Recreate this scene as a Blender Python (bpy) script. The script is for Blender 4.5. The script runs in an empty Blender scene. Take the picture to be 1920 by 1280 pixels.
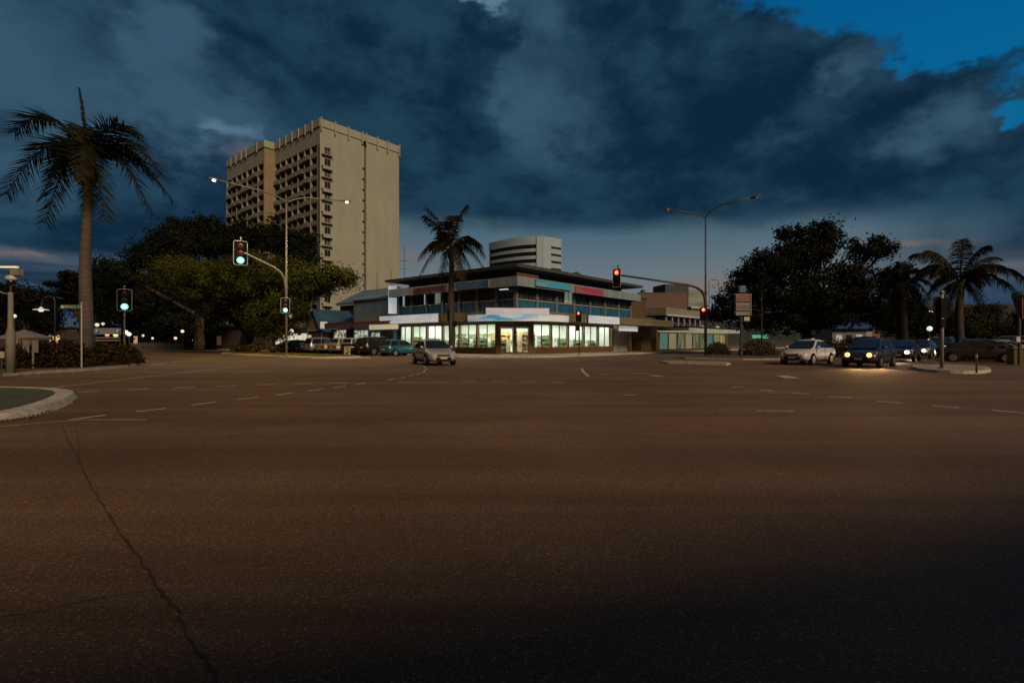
import bpy, math, random
import numpy as np
from mathutils import Vector, Matrix
rng = random.Random(7)
nr = np.random.default_rng(11)
sc = bpy.context.scene
COL = sc.collection
R = math.radians
PI = math.pi
# ---------------------------------------------------------------- geometry of the view
F, CX, HY, CH = 960.0, 960.0, 640.0, 1.4
def P(px, py, Y): return Vector(((px-CX)/F*Y, Y, CH+(HY-py)/F*Y))
def G(px, py, z=0.0):
    Y = F*(CH-z)/(py-HY); return Vector(((px-CX)/F*Y, Y, z))
GA = R(49.5)
U = Vector((math.cos(GA), math.sin(GA), 0)); V = Vector((-math.sin(GA), math.cos(GA), 0))
S0 = Vector((0.4, 48.5, 0))
def SL(x, y, z=0): return S0+U*x+V*y+Vector((0, 0, z))

# ---------------------------------------------------------------- materials
def nd(nt, t, **kw):
    n = nt.nodes.new(t)
    for k, v in kw.items():
        if k in n.inputs.keys(): n.inputs[k].default_value = v
        else: setattr(n, k, v)
    return n
MATS = {}
def M(name, col, rough=.7, metal=0., var=.18, scale=2.5, bump=0., emit=None, es=0., spec=.5, col2=None, coords='Object', stretch=None, detail=5, lo=.35, hi=.65, coat=0., trans=0.):
    if name in MATS: return MATS[name]
    m = bpy.data.materials.new(name); m.use_nodes = True; nt = m.node_tree
    b = nt.nodes['Principled BSDF']; L = nt.links.new
    tc = nd(nt, 'ShaderNodeTexCoord'); src = tc.outputs[coords]
    if stretch:
        mp = nd(nt, 'ShaderNodeMapping'); mp.inputs['Scale'].default_value = stretch; L(src, mp.inputs[0]); src = mp.outputs[0]
    no = nd(nt, 'ShaderNodeTexNoise', Scale=scale, Detail=detail, Roughness=.6); L(src, no.inputs['Vector'])
    rp = nd(nt, 'ShaderNodeValToRGB'); e = rp.color_ramp.elements
    c1 = [c*(1-var) for c in col]; c2 = col2 if col2 else [min(1, c*(1+var)) for c in col]
    e[0].position = lo; e[1].position = hi; e[0].color = (*c1, 1); e[1].color = (*c2, 1)
    L(no.outputs[0], rp.inputs[0]); L(rp.outputs[0], b.inputs['Base Color'])
    b.inputs['Roughness'].default_value = rough; b.inputs['Metallic'].default_value = metal
    b.inputs['Specular IOR Level'].default_value = spec; b.inputs['Coat Weight'].default_value = coat
    if bump:
        bp = nd(nt, 'ShaderNodeBump', Strength=bump, Distance=.02); L(no.outputs[0], bp.inputs['Height']); L(bp.outputs[0], b.inputs['Normal'])
    if emit:
        if col2 and emit == 'ramp': L(rp.outputs[0], b.inputs['Emission Color'])
        else: b.inputs['Emission Color'].default_value = (*emit, 1)
        b.inputs['Emission Strength'].default_value = es
    MATS[name] = m; return m

def ramp_mat(name, stops, scale, stretch, rough=.5, es=0., detail=3, coords='Object', wave=False):
    if name in MATS: return MATS[name]
    m = bpy.data.materials.new(name); m.use_nodes = True; nt = m.node_tree; L = nt.links.new
    b = nt.nodes['Principled BSDF']; tc = nd(nt, 'ShaderNodeTexCoord')
    mp = nd(nt, 'ShaderNodeMapping'); mp.inputs['Scale'].default_value = stretch; L(tc.outputs[coords], mp.inputs[0])
    no = nd(nt, 'ShaderNodeTexNoise', Scale=scale, Detail=detail); L(mp.outputs[0], no.inputs['Vector'])
    rp = nd(nt, 'ShaderNodeValToRGB'); el = rp.color_ramp.elements
    while len(el) < len(stops): el.new(.5)
    for e, (p, c) in zip(el, stops): e.position = p; e.color = (*c, 1)
    L(no.outputs[0], rp.inputs[0]); L(rp.outputs[0], b.inputs['Base Color']); b.inputs['Roughness'].default_value = rough
    if es: L(rp.outputs[0], b.inputs['Emission Color']); b.inputs['Emission Strength'].default_value = es
    MATS[name] = m; return m

def asphalt_mat():
    m = bpy.data.materials.new('asphalt'); m.use_nodes = True; nt = m.node_tree; L = nt.links.new
    b = nt.nodes['Principled BSDF']; tc = nd(nt, 'ShaderNodeTexCoord'); O = tc.outputs['Object']
    big = nd(nt, 'ShaderNodeTexNoise', Scale=.22, Detail=6, Roughness=.65); L(O, big.inputs['Vector'])
    r1 = nd(nt, 'ShaderNodeValToRGB'); e = r1.color_ramp.elements
    e[0].position = .33; e[0].color = (.1, .06, .035, 1); e[1].position = .68; e[1].color = (.15, .097, .06, 1); L(big.outputs[0], r1.inputs[0])
    # long tyre polish streaks across the junction
    mp = nd(nt, 'ShaderNodeMapping'); mp.inputs['Scale'].default_value = (.05, .9, 1); L(O, mp.inputs[0])
    st = nd(nt, 'ShaderNodeTexNoise', Scale=1.0, Detail=4, Roughness=.6, Distortion=.6); L(mp.outputs[0], st.inputs['Vector'])
    r2 = nd(nt, 'ShaderNodeValToRGB'); e = r2.color_ramp.elements
    e[0].position = .36; e[0].color = (.72, .72, .72, 1); e[1].position = .62; e[1].color = (1.08, 1.08, 1.08, 1); L(st.outputs[0], r2.inputs[0])
    mx = nd(nt, 'ShaderNodeMixRGB', blend_type='MULTIPLY'); mx.inputs[0].default_value = 1; L(r1.outputs[0], mx.inputs[1]); L(r2.outputs[0], mx.inputs[2])
    # aggregate
    vo = nd(nt, 'ShaderNodeTexVoronoi', Scale=95.0); L(O, vo.inputs['Vector'])
    r3 = nd(nt, 'ShaderNodeValToRGB'); e = r3.color_ramp.elements
    e[0].position = .0; e[0].color = (1.5, 1.45, 1.4, 1); e[1].position = .55; e[1].color = (.62, .62, .62, 1); L(vo.outputs['Distance'], r3.inputs[0])
    sv = nd(nt, 'ShaderNodeSeparateColor'); L(vo.outputs['Color'], sv.inputs[0])
    rs = nd(nt, 'ShaderNodeValToRGB'); e = rs.color_ramp.elements
    e[0].position = .86; e[0].color = (1, 1, 1, 1); e[1].position = .97; e[1].color = (2.5, 2.3, 2.05, 1); L(sv.outputs[0], rs.inputs[0])
    wn = nd(nt, 'ShaderNodeTexNoise', Scale=60.0, Detail=3); L(O, wn.inputs['Vector'])
    r4 = nd(nt, 'ShaderNodeValToRGB'); e = r4.color_ramp.elements
    e[0].position = .35; e[0].color = (.7, .7, .7, 1); e[1].position = .72; e[1].color = (1.6, 1.55, 1.5, 1); L(wn.outputs[0], r4.inputs[0])
    m2 = nd(nt, 'ShaderNodeMixRGB', blend_type='MULTIPLY'); m2.inputs[0].default_value = .75; L(mx.outputs[0], m2.inputs[1]); L(r3.outputs[0], m2.inputs[2])
    m3 = nd(nt, 'ShaderNodeMixRGB', blend_type='MULTIPLY'); m3.inputs[0].default_value = .8; L(m2.outputs[0], m3.inputs[1]); L(r4.outputs[0], m3.inputs[2])
    # fine cracks
    vc = nd(nt, 'ShaderNodeTexVoronoi', feature='DISTANCE_TO_EDGE', Scale=.55); 
    wv = nd(nt, 'ShaderNodeTexNoise', Scale=3.0, Detail=5); L(O, wv.inputs['Vector'])
    ma = nd(nt, 'ShaderNodeMixRGB'); ma.inputs[0].default_value = .14; L(O, ma.inputs[1]); L(wv.outputs['Color'], ma.inputs[2]); L(ma.outputs[0], vc.inputs['Vector'])
    r5 = nd(nt, 'ShaderNodeValToRGB'); e = r5.color_ramp.elements
    e[0].position = .0; e[0].color = (.62, .62, .62, 1); e[1].position = .008; e[1].color = (1, 1, 1, 1); L(vc.outputs['Distance'], r5.inputs[0])
    pn = nd(nt, 'ShaderNodeTexNoise', Scale=.35, Detail=2); L(O, pn.inputs['Vector'])
    r6 = nd(nt, 'ShaderNodeValToRGB'); e = r6.color_ramp.elements
    e[0].position = .52; e[0].color = (0, 0, 0, 1); e[1].position = .62; e[1].color = (1, 1, 1, 1); L(pn.outputs[0], r6.inputs[0])
    m4 = nd(nt, 'ShaderNodeMixRGB', blend_type='MULTIPLY'); L(r6.outputs[0], m4.inputs[0]); m5 = nd(nt, 'ShaderNodeMixRGB', blend_type='MULTIPLY'); m5.inputs[0].default_value = 1; L(m3.outputs[0], m5.inputs[1]); L(rs.outputs[0], m5.inputs[2]); L(m5.outputs[0], m4.inputs[1]); L(r5.outputs[0], m4.inputs[2])
    L(m4.outputs[0], b.inputs['Base Color'])
    b.inputs['Roughness'].default_value = .78; b.inputs['Specular IOR Level'].default_value = .28
    bp = nd(nt, 'ShaderNodeBump', Strength=.7, Distance=.006); L(vo.outputs['Distance'], bp.inputs['Height'])
    bp2 = nd(nt, 'ShaderNodeBump', Strength=.5, Distance=.01); L(wn.outputs[0], bp2.inputs['Height']); L(bp.outputs[0], bp2.inputs['Normal']); L(bp2.outputs[0], b.inputs['Normal'])
    return m

def foliage_mat(name, dark, light, scale=.9, trans=.25):
    if name in MATS: return MATS[name]
    m = bpy.data.materials.new(name); m.use_nodes = True; nt = m.node_tree; L = nt.links.new
    b = nt.nodes['Principled BSDF']; tc = nd(nt, 'ShaderNodeTexCoord')
    no = nd(nt, 'ShaderNodeTexNoise', Scale=scale, Detail=6, Roughness=.7); L(tc.outputs['Object'], no.inputs['Vector'])
    rp = nd(nt, 'ShaderNodeValToRGB'); e = rp.color_ramp.elements
    e[0].position = .36; e[0].color = (*dark, 1); e[1].position = .68; e[1].color = (*light, 1)
    L(no.outputs[0], rp.inputs[0]); L(rp.outputs[0], b.inputs['Base Color']); b.inputs['Roughness'].default_value = .6
    b.inputs['Specular IOR Level'].default_value = .08
    tr = nd(nt, 'ShaderNodeBsdfTranslucent'); L(rp.outputs[0], tr.inputs[0])
    mx = nd(nt, 'ShaderNodeMixShader'); mx.inputs[0].default_value = trans
    L(b.outputs[0], mx.inputs[1]); L(tr.outputs[0], mx.inputs[2]); L(mx.outputs[0], nt.nodes['Material Output'].inputs[0])
    MATS[name] = m; return m

def glass_mat(name, tint=(.9, .95, .93), refl=.08):
    m = bpy.data.materials.new(name); m.use_nodes = True; nt = m.node_tree; L = nt.links.new
    nt.nodes.remove(nt.nodes['Principled BSDF'])
    t = nd(nt, 'ShaderNodeBsdfTransparent'); t.inputs[0].default_value = (*tint, 1)
    g = nd(nt, 'ShaderNodeBsdfGlossy', Roughness=.03); fr = nd(nt, 'ShaderNodeFresnel', IOR=1.45)
    mx = nd(nt, 'ShaderNodeMixShader'); L(fr.outputs[0], mx.inputs[0]); L(t.outputs[0], mx.inputs[1]); L(g.outputs[0], mx.inputs[2])
    L(mx.outputs[0], nt.nodes['Material Output'].inputs[0]); MATS[name] = m; return m

ASPH = asphalt_mat()
WHITE = M('road_paint', (.33, .3, .26), .7, var=.35, scale=9, lo=.4, hi=.6)
KERBW = M('kerb_paint', (.33, .31, .28), .75, var=.3, scale=5, bump=.3)
CONC = M('concrete', (.2, .175, .15), .85, var=.25, scale=3, bump=.3)
PATHM = M('footpath_paving', (.14, .105, .075), .85, var=.3, scale=2.2, bump=.2)
SOIL = M('bare_ground', (.04, .03, .02), .95, var=.35, scale=.4, bump=.5)
GRASSM = foliage_mat('grass_blades', (.09, .085, .012), (.22, .2, .025), .8)
TURF = M('turf_soil', (.1, .09, .018), .95, var=.4, scale=2, bump=.6)
GREENP = M('green_median_surface', (.04, .05, .028), .85, var=.35, scale=4, bump=.4)
STEEL = M('galvanised_steel', (.21, .205, .195), .65, .3, var=.1, scale=8)
DARKSTEEL = M('dark_painted_steel', (.05, .052, .055), .5, .3, var=.2, scale=8)
BLACK = M('matt_black', (.009, .009, .009), .9, var=.2, spec=.1)
BORDER = M('signal_border_white', (.36, .37, .38), .5, var=.1, scale=8)
HOTEL = M('hotel_render', (.245, .265, .25), .9, var=.15, scale=.3, stretch=(1, 1, .3), detail=10, lo=.25, hi=.75)
HOTELW = M('hotel_balcony_wall', (.19, .195, .19), .9, var=.1, scale=.5)
HOTELB = M('hotel_brown_wall', (.2, .16, .11), .9, var=.1, scale=.4)
HGLASS = M('hotel_dark_glass', (.02, .017, .015), .25, var=.4, scale=.6)
CURT = M('hotel_curtain', (.12, .085, .06), .8, var=.35, scale=.7, stretch=(4, 4, .2))
GREYB = M('grey_fascia_panel', (.17, .22, .29), .6, var=.18, scale=.9, stretch=(1.5, 1.5, .2))
DKCLAD = M('dark_cladding', (.02, .026, .036), .6, var=.25, scale=1.2)
POSTM = M('upper_posts', (.1, .135, .18), .75, var=.12)
BLUEP = M('blue_spandrel', (.015, .09, .21), .45, var=.35, scale=1.4, stretch=(2, 2, .5))
SILL = M('white_sill', (.4, .4, .4), .5, var=.08)
TAN = M('tan_fascia', (.13, .115, .08), .75, var=.14, scale=.8, stretch=(.6, .6, 2))
BROWNP = M('brown_post', (.11, .065, .024), .6, var=.25, scale=4)
BASEW = M('brown_base_wall', (.085, .045, .02), .8, var=.25, scale=3)
CURTB = ramp_mat('dark_window_curtain', [(.35, (.008, .008, .009)), (.55, (.035, .028, .02)), (.75, (.09, .07, .045))], 1.6, (5, 5, .05), rough=.3)
WHITEW = M('interior_white', (.62, .64, .58), .8, var=.06)
PANEL = M('interior_light_panel', (.8, .8, .8), .5, emit=(.9, 1, .92), es=9.)
PANELW = M('interior_warm_panel', (.8, .8, .8), .5, emit=(1, .74, .34), es=16.)
GOODS = ramp_mat('shelf_goods', [(.3, (.015, .02, .012)), (.42, (.06, .16, .03)), (.5, (.4, .36, .14)), (.58, (.02, .14, .09)), (.68, (.45, .16, .03))], 4.5, (1, 1, 1.8), detail=4)
GOODS2 = ramp_mat('warm_goods', [(.3, (.05, .03, .02)), (.45, (.5, .35, .1)), (.52, (.65, .6, .4)), (.6, (.5, .12, .05)), (.7, (.2, .3, .1))], 4.0, (1, 1, 1.8), detail=4)
SHOPGLASS = glass_mat('shop_glass')
SIGNW = ramp_mat('lit_sign_white', [(.3, (.26, .29, .34)), (.55, (.42, .44, .48)), (.8, (.5, .5, .5))], .6, (.3, .3, .8), es=.72)
SIGNB = ramp_mat('blurred_blue_white_sign', [(.3, (.01, .08, .25)), (.42, (.06, .3, .55)), (.52, (.45, .5, .56)), (.7, (.55, .56, .6))], .75, (.25, .25, 1.6), es=.38)
SIGNPALE = ramp_mat('blurred_pale_sign', [(.3, (.2, .24, .32)), (.5, (.42, .4, .44)), (.7, (.38, .4, .42))], .8, (.25, .25, 1.3), es=.4)
CYANS = ramp_mat('cyan_sign', [(.3, (.2, .24, .25)), (.48, (.02, .22, .36)), (.62, (.03, .3, .45))], .9, (.35, .35, 2.), es=.22)
REDS = ramp_mat('red_sign', [(.3, (.19, .12, .14)), (.5, (.3, .02, .05)), (.65, (.12, .06, .16))], .9, (.35, .35, 1.5), es=.14)
ORNS = ramp_mat('orange_white_sign', [(.3, (.2, .1, .06)), (.5, (.4, .16, .07)), (.65, (.42, .42, .42))], .9, (.35, .35, .8), es=.2)
BLUES = ramp_mat('dark_blue_sign', [(.3, (.01, .03, .07)), (.5, (.02, .07, .16)), (.7, (.03, .05, .07))], .9, (.3, .3, 1.8), es=.1)
TYRE = M('tyre_rubber', (.011, .011, .011), .95, var=.2, scale=10, spec=.1)
RIMM = M('alloy_rim', (.4, .4, .42), .35, .8, var=.15, scale=10)
CGLASS = M('car_glass', (.012, .016, .02), .08, var=.3, scale=2, spec=.8)
HLOFF = M('headlight_glass', (.35, .36, .38), .15, var=.2, scale=9)
HLON = M('headlight_lit', (.9, .8, .6), .2, emit=(1, .5, .13), es=2.6)
HLWHITE = M('headlight_lit_white', (.9, .9, .9), .2, emit=(1, .86, .68), es=7.)
TLOFF = M('tail_lamp', (.2, .012, .008), .25, var=.2)
TLON = M('tail_lamp_lit', (.6, .03, .01), .25, emit=(1, .1, .02), es=2.6)
PLATE = M('number_plate', (.4, .38, .25), .5, var=.1, scale=20)
CHROME = M('chrome', (.5, .5, .5), .2, .9, var=.1)

# ---------------------------------------------------------------- mesh builder
class MB:
    def __init__(s): s.v = []; s.f = []; s.m = []
    def add(s, vs, fs, mi=0):
        o = len(s.v); s.v += [tuple(v) for v in vs]; s.f += [tuple(o+i for i in f) for f in fs]; s.m += [mi]*len(fs); return s
    def box(s, lo, hi, mi=0, mat=None):
        x0, y0, z0 = lo; x1, y1, z1 = hi
        vs = [Vector(p) for p in ((x0,y0,z0),(x1,y0,z0),(x1,y1,z0),(x0,y1,z0),(x0,y0,z1),(x1,y0,z1),(x1,y1,z1),(x0,y1,z1))]
        if mat: vs = [mat@v for v in vs]
        return s.add(vs, [(0,3,2,1),(4,5,6,7),(0,1,5,4),(1,2,6,5),(2,3,7,6),(3,0,4,7)], mi)
    def cbox(s, c, sz, mi=0, mat=None):
        return s.box([c[i]-sz[i]/2 for i in range(3)], [c[i]+sz[i]/2 for i in range(3)], mi, mat)
    def tube(s, pts, rad, n=10, mi=0, cap=True):
        pts = [Vector(p) for p in pts]
        if not isinstance(rad, (list, tuple)): rad = [rad]*len(pts)
        vs = []; fs = []
        ref = None
        for i, p in enumerate(pts):
            t = (pts[min(i+1, len(pts)-1)]-pts[max(i-1, 0)]).normalized()
            if ref is None:
                ref = Vector((1, 0, 0)) if abs(t.x) < .8 else Vector((0, 1, 0))
            a = (ref-t*ref.dot(t)).normalized(); b = t.cross(a); ref = a
            for k in range(n):
                an = 2*PI*k/n; vs.append(p+(a*math.cos(an)+b*math.sin(an))*rad[i])
        for i in range(len(pts)-1):
            for k in range(n):
                k2 = (k+1) % n; fs.append((i*n+k, i*n+k2, (i+1)*n+k2, (i+1)*n+k))
        if cap:
            fs.append(tuple(range(n-1, -1, -1))); fs.append(tuple((len(pts)-1)*n+k for k in range(n)))
        return s.add(vs, fs, mi)
    def prism(s, poly, z0, z1, mi=0, mi_top=None):
        n = len(poly); vs = [(p[0], p[1], z0) for p in poly]+[(p[0], p[1], z1) for p in poly]
        s.add(vs, [(i, (i+1) % n, n+(i+1) % n, n+i) for i in range(n)]+[tuple(range(n-1, -1, -1))], mi)
        return s.add([(p[0], p[1], z1) for p in poly], [tuple(range(n))], mi if mi_top is None else mi_top)
    def lathe(s, prof, n=24, axis='z', c=(0, 0, 0), mi=0):
        vs = []; fs = []; c = Vector(c)
        for (r, h) in prof:
            for k in range(n):
                a = 2*PI*k/n; x, y = r*math.cos(a), r*math.sin(a)
                vs.append(c+(Vector((x, y, h)) if axis == 'z' else Vector((x, h, y)) if axis == 'y' else Vector((h, x, y))))
        for i in range(len(prof)-1):
            for k in range(n):
                k2 = (k+1) % n; fs.append((i*n+k, i*n+k2, (i+1)*n+k2, (i+1)*n+k))
        fs.append(tuple(range(n-1, -1, -1))); fs.append(tuple((len(prof)-1)*n+k for k in range(n)))
        return s.add(vs, fs, mi)
    def build(s, name, mats, parent=None, smooth=False, loc=None, rot=None, bevel=0, sub=0):
        me = bpy.data.meshes.new(name); me.from_pydata(s.v, [], s.f)
        if not isinstance(mats, (list, tuple)): mats = [mats]
        for m in mats: me.materials.append(m)
        me.polygons.foreach_set('material_index', s.m)
        if smooth: me.polygons.foreach_set('use_smooth', [True]*len(s.f))
        me.update()
        o = bpy.data.objects.new(name, me); COL.objects.link(o)
        if parent: o.parent = parent
        if loc is not None: o.location = loc
        if rot is not None: o.rotation_euler = rot
        if bevel:
            b = o.modifiers.new('bevel', 'BEVEL'); b.width = bevel; b.segments = 2; b.limit_method = 'ANGLE'
        if sub:
            b = o.modifiers.new('subdivision', 'SUBSURF'); b.levels = sub; b.render_levels = sub
        return o
def npmesh(name, verts, quads, mats, parent=None, smooth=False):
    me = bpy.data.meshes.new(name); nv = len(verts); nf, k = quads.shape
    me.vertices.add(nv); me.vertices.foreach_set('co', verts.astype(np.float32).ravel())
    me.loops.add(nf*k); me.loops.foreach_set('vertex_index', quads.astype(np.int32).ravel())
    me.polygons.add(nf); me.polygons.foreach_set('loop_start', np.arange(0, nf*k, k, dtype=np.int32))
    me.update(calc_edges=True); me.validate()
    for m in (mats if isinstance(mats, (list, tuple)) else [mats]): me.materials.append(m)
    o = bpy.data.objects.new(name, me); COL.objects.link(o)
    if parent: o.parent = parent
    return o
def tag(o, label=None, cat=None, group=None, kind=None):
    if label: o['label'] = label
    if cat: o['category'] = cat
    if group: o['group'] = group
    if kind: o['kind'] = kind
    return o
def thing(name, label, cat, loc=(0, 0, 0), rotz=0, group=None):
    o = bpy.data.objects.new(name, None); COL.objects.link(o); o.empty_display_size = .3
    o.location = loc; o.rotation_euler = (0, 0, rotz); return tag(o, label, cat, group)
def structure(o): o['kind'] = 'structure'; return o
def kids(o): return [c for c in bpy.data.objects if c.parent == o]
def copy_tree(o, parent=None):
    c = o.copy(); COL.objects.link(c); c.parent = parent
    for ch in kids(o): copy_tree(ch, c)
    return c
def text_mb(body, size, mat, name, parent, loc, rot, extrude=.004):
    cu = bpy.data.curves.new('lettering', 'FONT'); cu.body = body; cu.size = size; cu.extrude = extrude; cu.align_x = 'CENTER'; cu.align_y = 'CENTER'
    ob = bpy.data.objects.new('lettering', cu); COL.objects.link(ob)
    bpy.context.view_layer.update()
    me = bpy.data.meshes.new_from_object(ob.evaluated_get(bpy.context.evaluated_depsgraph_get()))
    COL.objects.unlink(ob); bpy.data.objects.remove(ob)
    me.materials.clear(); me.materials.append(mat)
    o = bpy.data.objects.new(name, me); COL.objects.link(o); o.parent = parent; o.location = loc; o.rotation_euler = rot
    return o
FACE = (R(90), 0, 0)       # text standing up, facing -Y

# ---------------------------------------------------------------- ground
structure(MB().add([(-3000,-600,-.03),(3000,-600,-.03),(3000,5000,-.03),(-3000,5000,-.03)], [(0,1,2,3)]).build('ground', SOIL))
structure(MB().add([(-160,-40,0),(200,-40,0),(200,180,0),(-160,180,0)], [(0,1,2,3)]).build('road', ASPH))

def line(mb, pts, w, z=.004):
    pts = [Vector((p[0], p[1], 0)) for p in pts]
    L = []; Rr = []
    for i, p in enumerate(pts):
        t = (pts[min(i+1, len(pts)-1)]-pts[max(i-1, 0)]).normalized(); n = Vector((-t.y, t.x, 0))
        L.append(p+n*w/2); Rr.append(p-n*w/2)
    for i in range(len(pts)-1):
        a, b, c, d = Rr[i], Rr[i+1], L[i+1], L[i]
        mb.add([(q.x, q.y, z) for q in (a, b, c, d)], [(0,1,2,3)])
mk = MB()
def dash(x0, y0, x1, y1, w=.1): line(mk, [G(x0, y0), G(x1, y1)], w)
for d in ((145,735,190,733),(237,731,281,729),(325,727,368,725.5),(405,724,447,722.5),(482,721.5,518,720),(552,720,587,718.5),(620,718,652,717.5),(746,716.5,776,716.5),(806,716,836,715.6),(864,715.3,894,715),(922,715,950,715),(978,715,1004,715),(1032,715.5,1058,716)):
    dash(*d, w=.13)
for d in ((130,787,198,778),(257,771.5,310,765.5),(360,759,405,753.5),(447,748.5,484,744.5),(518,740.5,550,736),(577,733,604,729.5),(626,727,649,723.5),(667,721,686,718),(728,712.5,741,710),(751,708.5,760,707),(767,705,775,703.5),(780,702,788,700),(793,698,797,695),(798.5,693,799,690),(798,687.6,795,686),(790,684.6,784,683.4),(777,682.5,770,681.6),(763,681,757,680.4)):
    dash(*d, w=.11)
for d in ((1371,725,1398,726),(1424,730,1450,733),(1483,736,1518,739),(1558,743,1599,746),(1644,752,1692,755.5),(1747,760,1799,764.5),(1860,769,1919,774)):
    dash(*d, w=.12)
for d in ((1420,770,1490,770.5),(1168,740,1196,741.5)): dash(*d, w=.09)
line(mk, [G(67,730), G(170,718.5), G(281,705.5), G(380,694.5), G(470,685.5)], .1)
for d in ((281,685,312,680.5),(322,679.3,352,676),(360,675,388,671.8),(396,671,424,668)): dash(*d, w=.12)
line(mk, [G(0,799.5), G(60,794), G(110,790), G(160,786.8), G(215,786.5), G(275,787)], .06)
line(mk, [G(1090,690), G(1094,697), G(1103,705)], .12)
dash(1222, 703.5, 1240, 705.5, .35); dash(1466, 704, 1487, 709, .5)
dash(1120,702,1150,701,.1); dash(1180,700.5,1215,700,.1)
structure(mk.build('lane_markings', WHITE))
ck = MB()
cr = [G(118,800), G(132,830), G(150,868), G(168,905), G(188,940), G(214,982), G(240,1020), G(270,1062), G(300,1103), G(328,1140), G(352,1190), G(382,1236), G(405,1275), G(440,1330)]
pts = []
for i in range(len(cr)-1):
    for k in range(5):
        p = cr[i].lerp(cr[i+1], k/5); pts.append(p+Vector((rng.uniform(-.012, .012), rng.uniform(-.012, .012), 0)))
for i in range(0, len(pts)-1): line(ck, pts[i:i+2], rng.uniform(.008, .024), .003)
pts = [G(352,1190), G(366,1222)]; 
line(ck, [G(145,806), G(147,828), G(150,866)], .009, .0035)
line(ck, [G(300,1103), G(250,1112), G(180,1122), G(60,1150), G(-40,1160)], .006, .0035)
structure(ck.build('road_crack', M('crack_sealant', (.03, .02, .014), .8, var=.3, scale=20)))
mh = MB().lathe([(.34, 0), (.34, .006), (.3, .006), (.3, .004), (.02, .005)], 28, c=tuple(G(376, 683.5)))
tag(mh.build('manhole_cover', M('cast_iron', (.02, .017, .015), .6, .4)), 'round dark manhole cover in the road left of the grass island', 'manhole')

def kerbed(name, poly, h, kerbm, topm, kw=.28):
    """raised area: a kerb ring and a top sheet inside it"""
    n = len(poly); pv = [Vector((p[0], p[1], 0)) for p in poly]
    area = sum(pv[i].x*pv[(i+1) % n].y-pv[(i+1) % n].x*pv[i].y for i in range(n))
    if area < 0: pv.reverse()
    inn = []
    for i in range(n):
        a, b, c = pv[i-1], pv[i], pv[(i+1) % n]
        n1 = Vector((-(b-a).y, (b-a).x, 0)).normalized(); n2 = Vector((-(c-b).y, (c-b).x, 0)).normalized()
        m = (n1+n2); m = m/max(.35, m.length_squared)*2
        inn.append(b+m*kw)
    mb = MB(); rad = .04
    for i in range(n):
        j = (i+1) % n
        o0, o1, i0, i1 = pv[i], pv[j], inn[i], inn[j]
        s0 = o0.lerp(i0, .2); s1 = o1.lerp(i1, .2)
        mb.add([(o0.x,o0.y,0),(o1.x,o1.y,0),(s1.x,s1.y,h),(s0.x,s0.y,h)], [(0,1,2,3)], 0)
        mb.add([(s0.x,s0.y,h),(s1.x,s1.y,h),(i1.x,i1.y,h),(i0.x,i0.y,h)], [(0,1,2,3)], 0)
    mb.add([(p.x, p.y, h) for p in inn], [tuple(range(n))], 1)
    return structure(mb.build(name, [kerbm, topm])), [(p.x, p.y) for p in inn]
def smooth_poly(pts, it=2):
    for _ in range(it):
        q = []
        for i in range(len(pts)):
            a, b = Vector(pts[i][:2]), Vector(pts[(i+1) % len(pts)][:2]); q += [a.lerp(b, .25), a.lerp(b, .75)]
        pts = q
    return [(p[0], p[1]) for p in pts]
# left traffic island with white kerb
il = [G(-260,815), G(-40,797), G(62,782), G(124,762), G(152,744.5), G(128,737), G(70,733.5), G(-80,732), G(-260,737)]
OIL = smooth_poly(il, 2)
_, inner_il = kerbed('traffic_island', smooth_poly(il, 2), .14, KERBW, GREENP, .42)
jb = MB(); acc = 0.
for i in range(len(OIL)):
    p, q_, n_ = Vector(OIL[i-1]), Vector(OIL[i]), Vector(inner_il[i if len(inner_il) == len(OIL) else 0])
    acc += (q_-p).length
    if acc > .9:
        acc = 0.; c_ = min((Vector(w) for w in inner_il), key=lambda w: (w-q_).length); d_ = (c_-q_).normalized(); s_ = Vector((-d_.y, d_.x))*.008
        a0, a1 = q_+d_*.09, c_
        jb.add([(a0.x-s_.x, a0.y-s_.y, .1415), (a1.x-s_.x, a1.y-s_.y, .1415), (a1.x+s_.x, a1.y+s_.y, .1415), (a0.x+s_.x, a0.y+s_.y, .1415)], [(0,1,2,3)])
structure(jb.build('kerb_joints', M('joint_dark', (.05, .045, .04), .9)))
# long grass island
isl = [SL(-15.5, 8.6), SL(-14.2, 7.4), SL(-12.3, 7.2), SL(-11.3, 8.4), SL(-11.3, 30), SL(-13, 33), SL(-15, 31)]
_, inner_g = kerbed('grass_island', smooth_poly(isl, 1), .14, KERBW, TURF, .3)
lowk = MB(); line(lowk, [SL(-15.9, 13), SL(-15.9, 8.2), SL(-14.6, 6.7)], .3, .0)
kk = [SL(-16.1, 14), SL(-16.1, 8), SL(-14.4, 6.2), SL(-12, 6.0), SL(-12, 6.3), SL(-14.3, 6.55), SL(-15.75, 8.15), SL(-15.75, 14)]
structure(MB().prism([(p.x, p.y) for p in kk], 0, .07).build('kerb_strip', KERBW))
# shop corner footpath
fp = [SL(-5.6, 8.4), SL(-5.6, 2.0), SL(-4.6, -.2), SL(-2.2, -3.6), SL(-.6, -4.8), SL(110, -4.8), SL(110, 90), SL(-3.8, 90), SL(-3.8, 9.6)]
kerbed('footpath', [(p.x, p.y) for p in fp], .14, KERBW, PATHM, .22)
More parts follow.
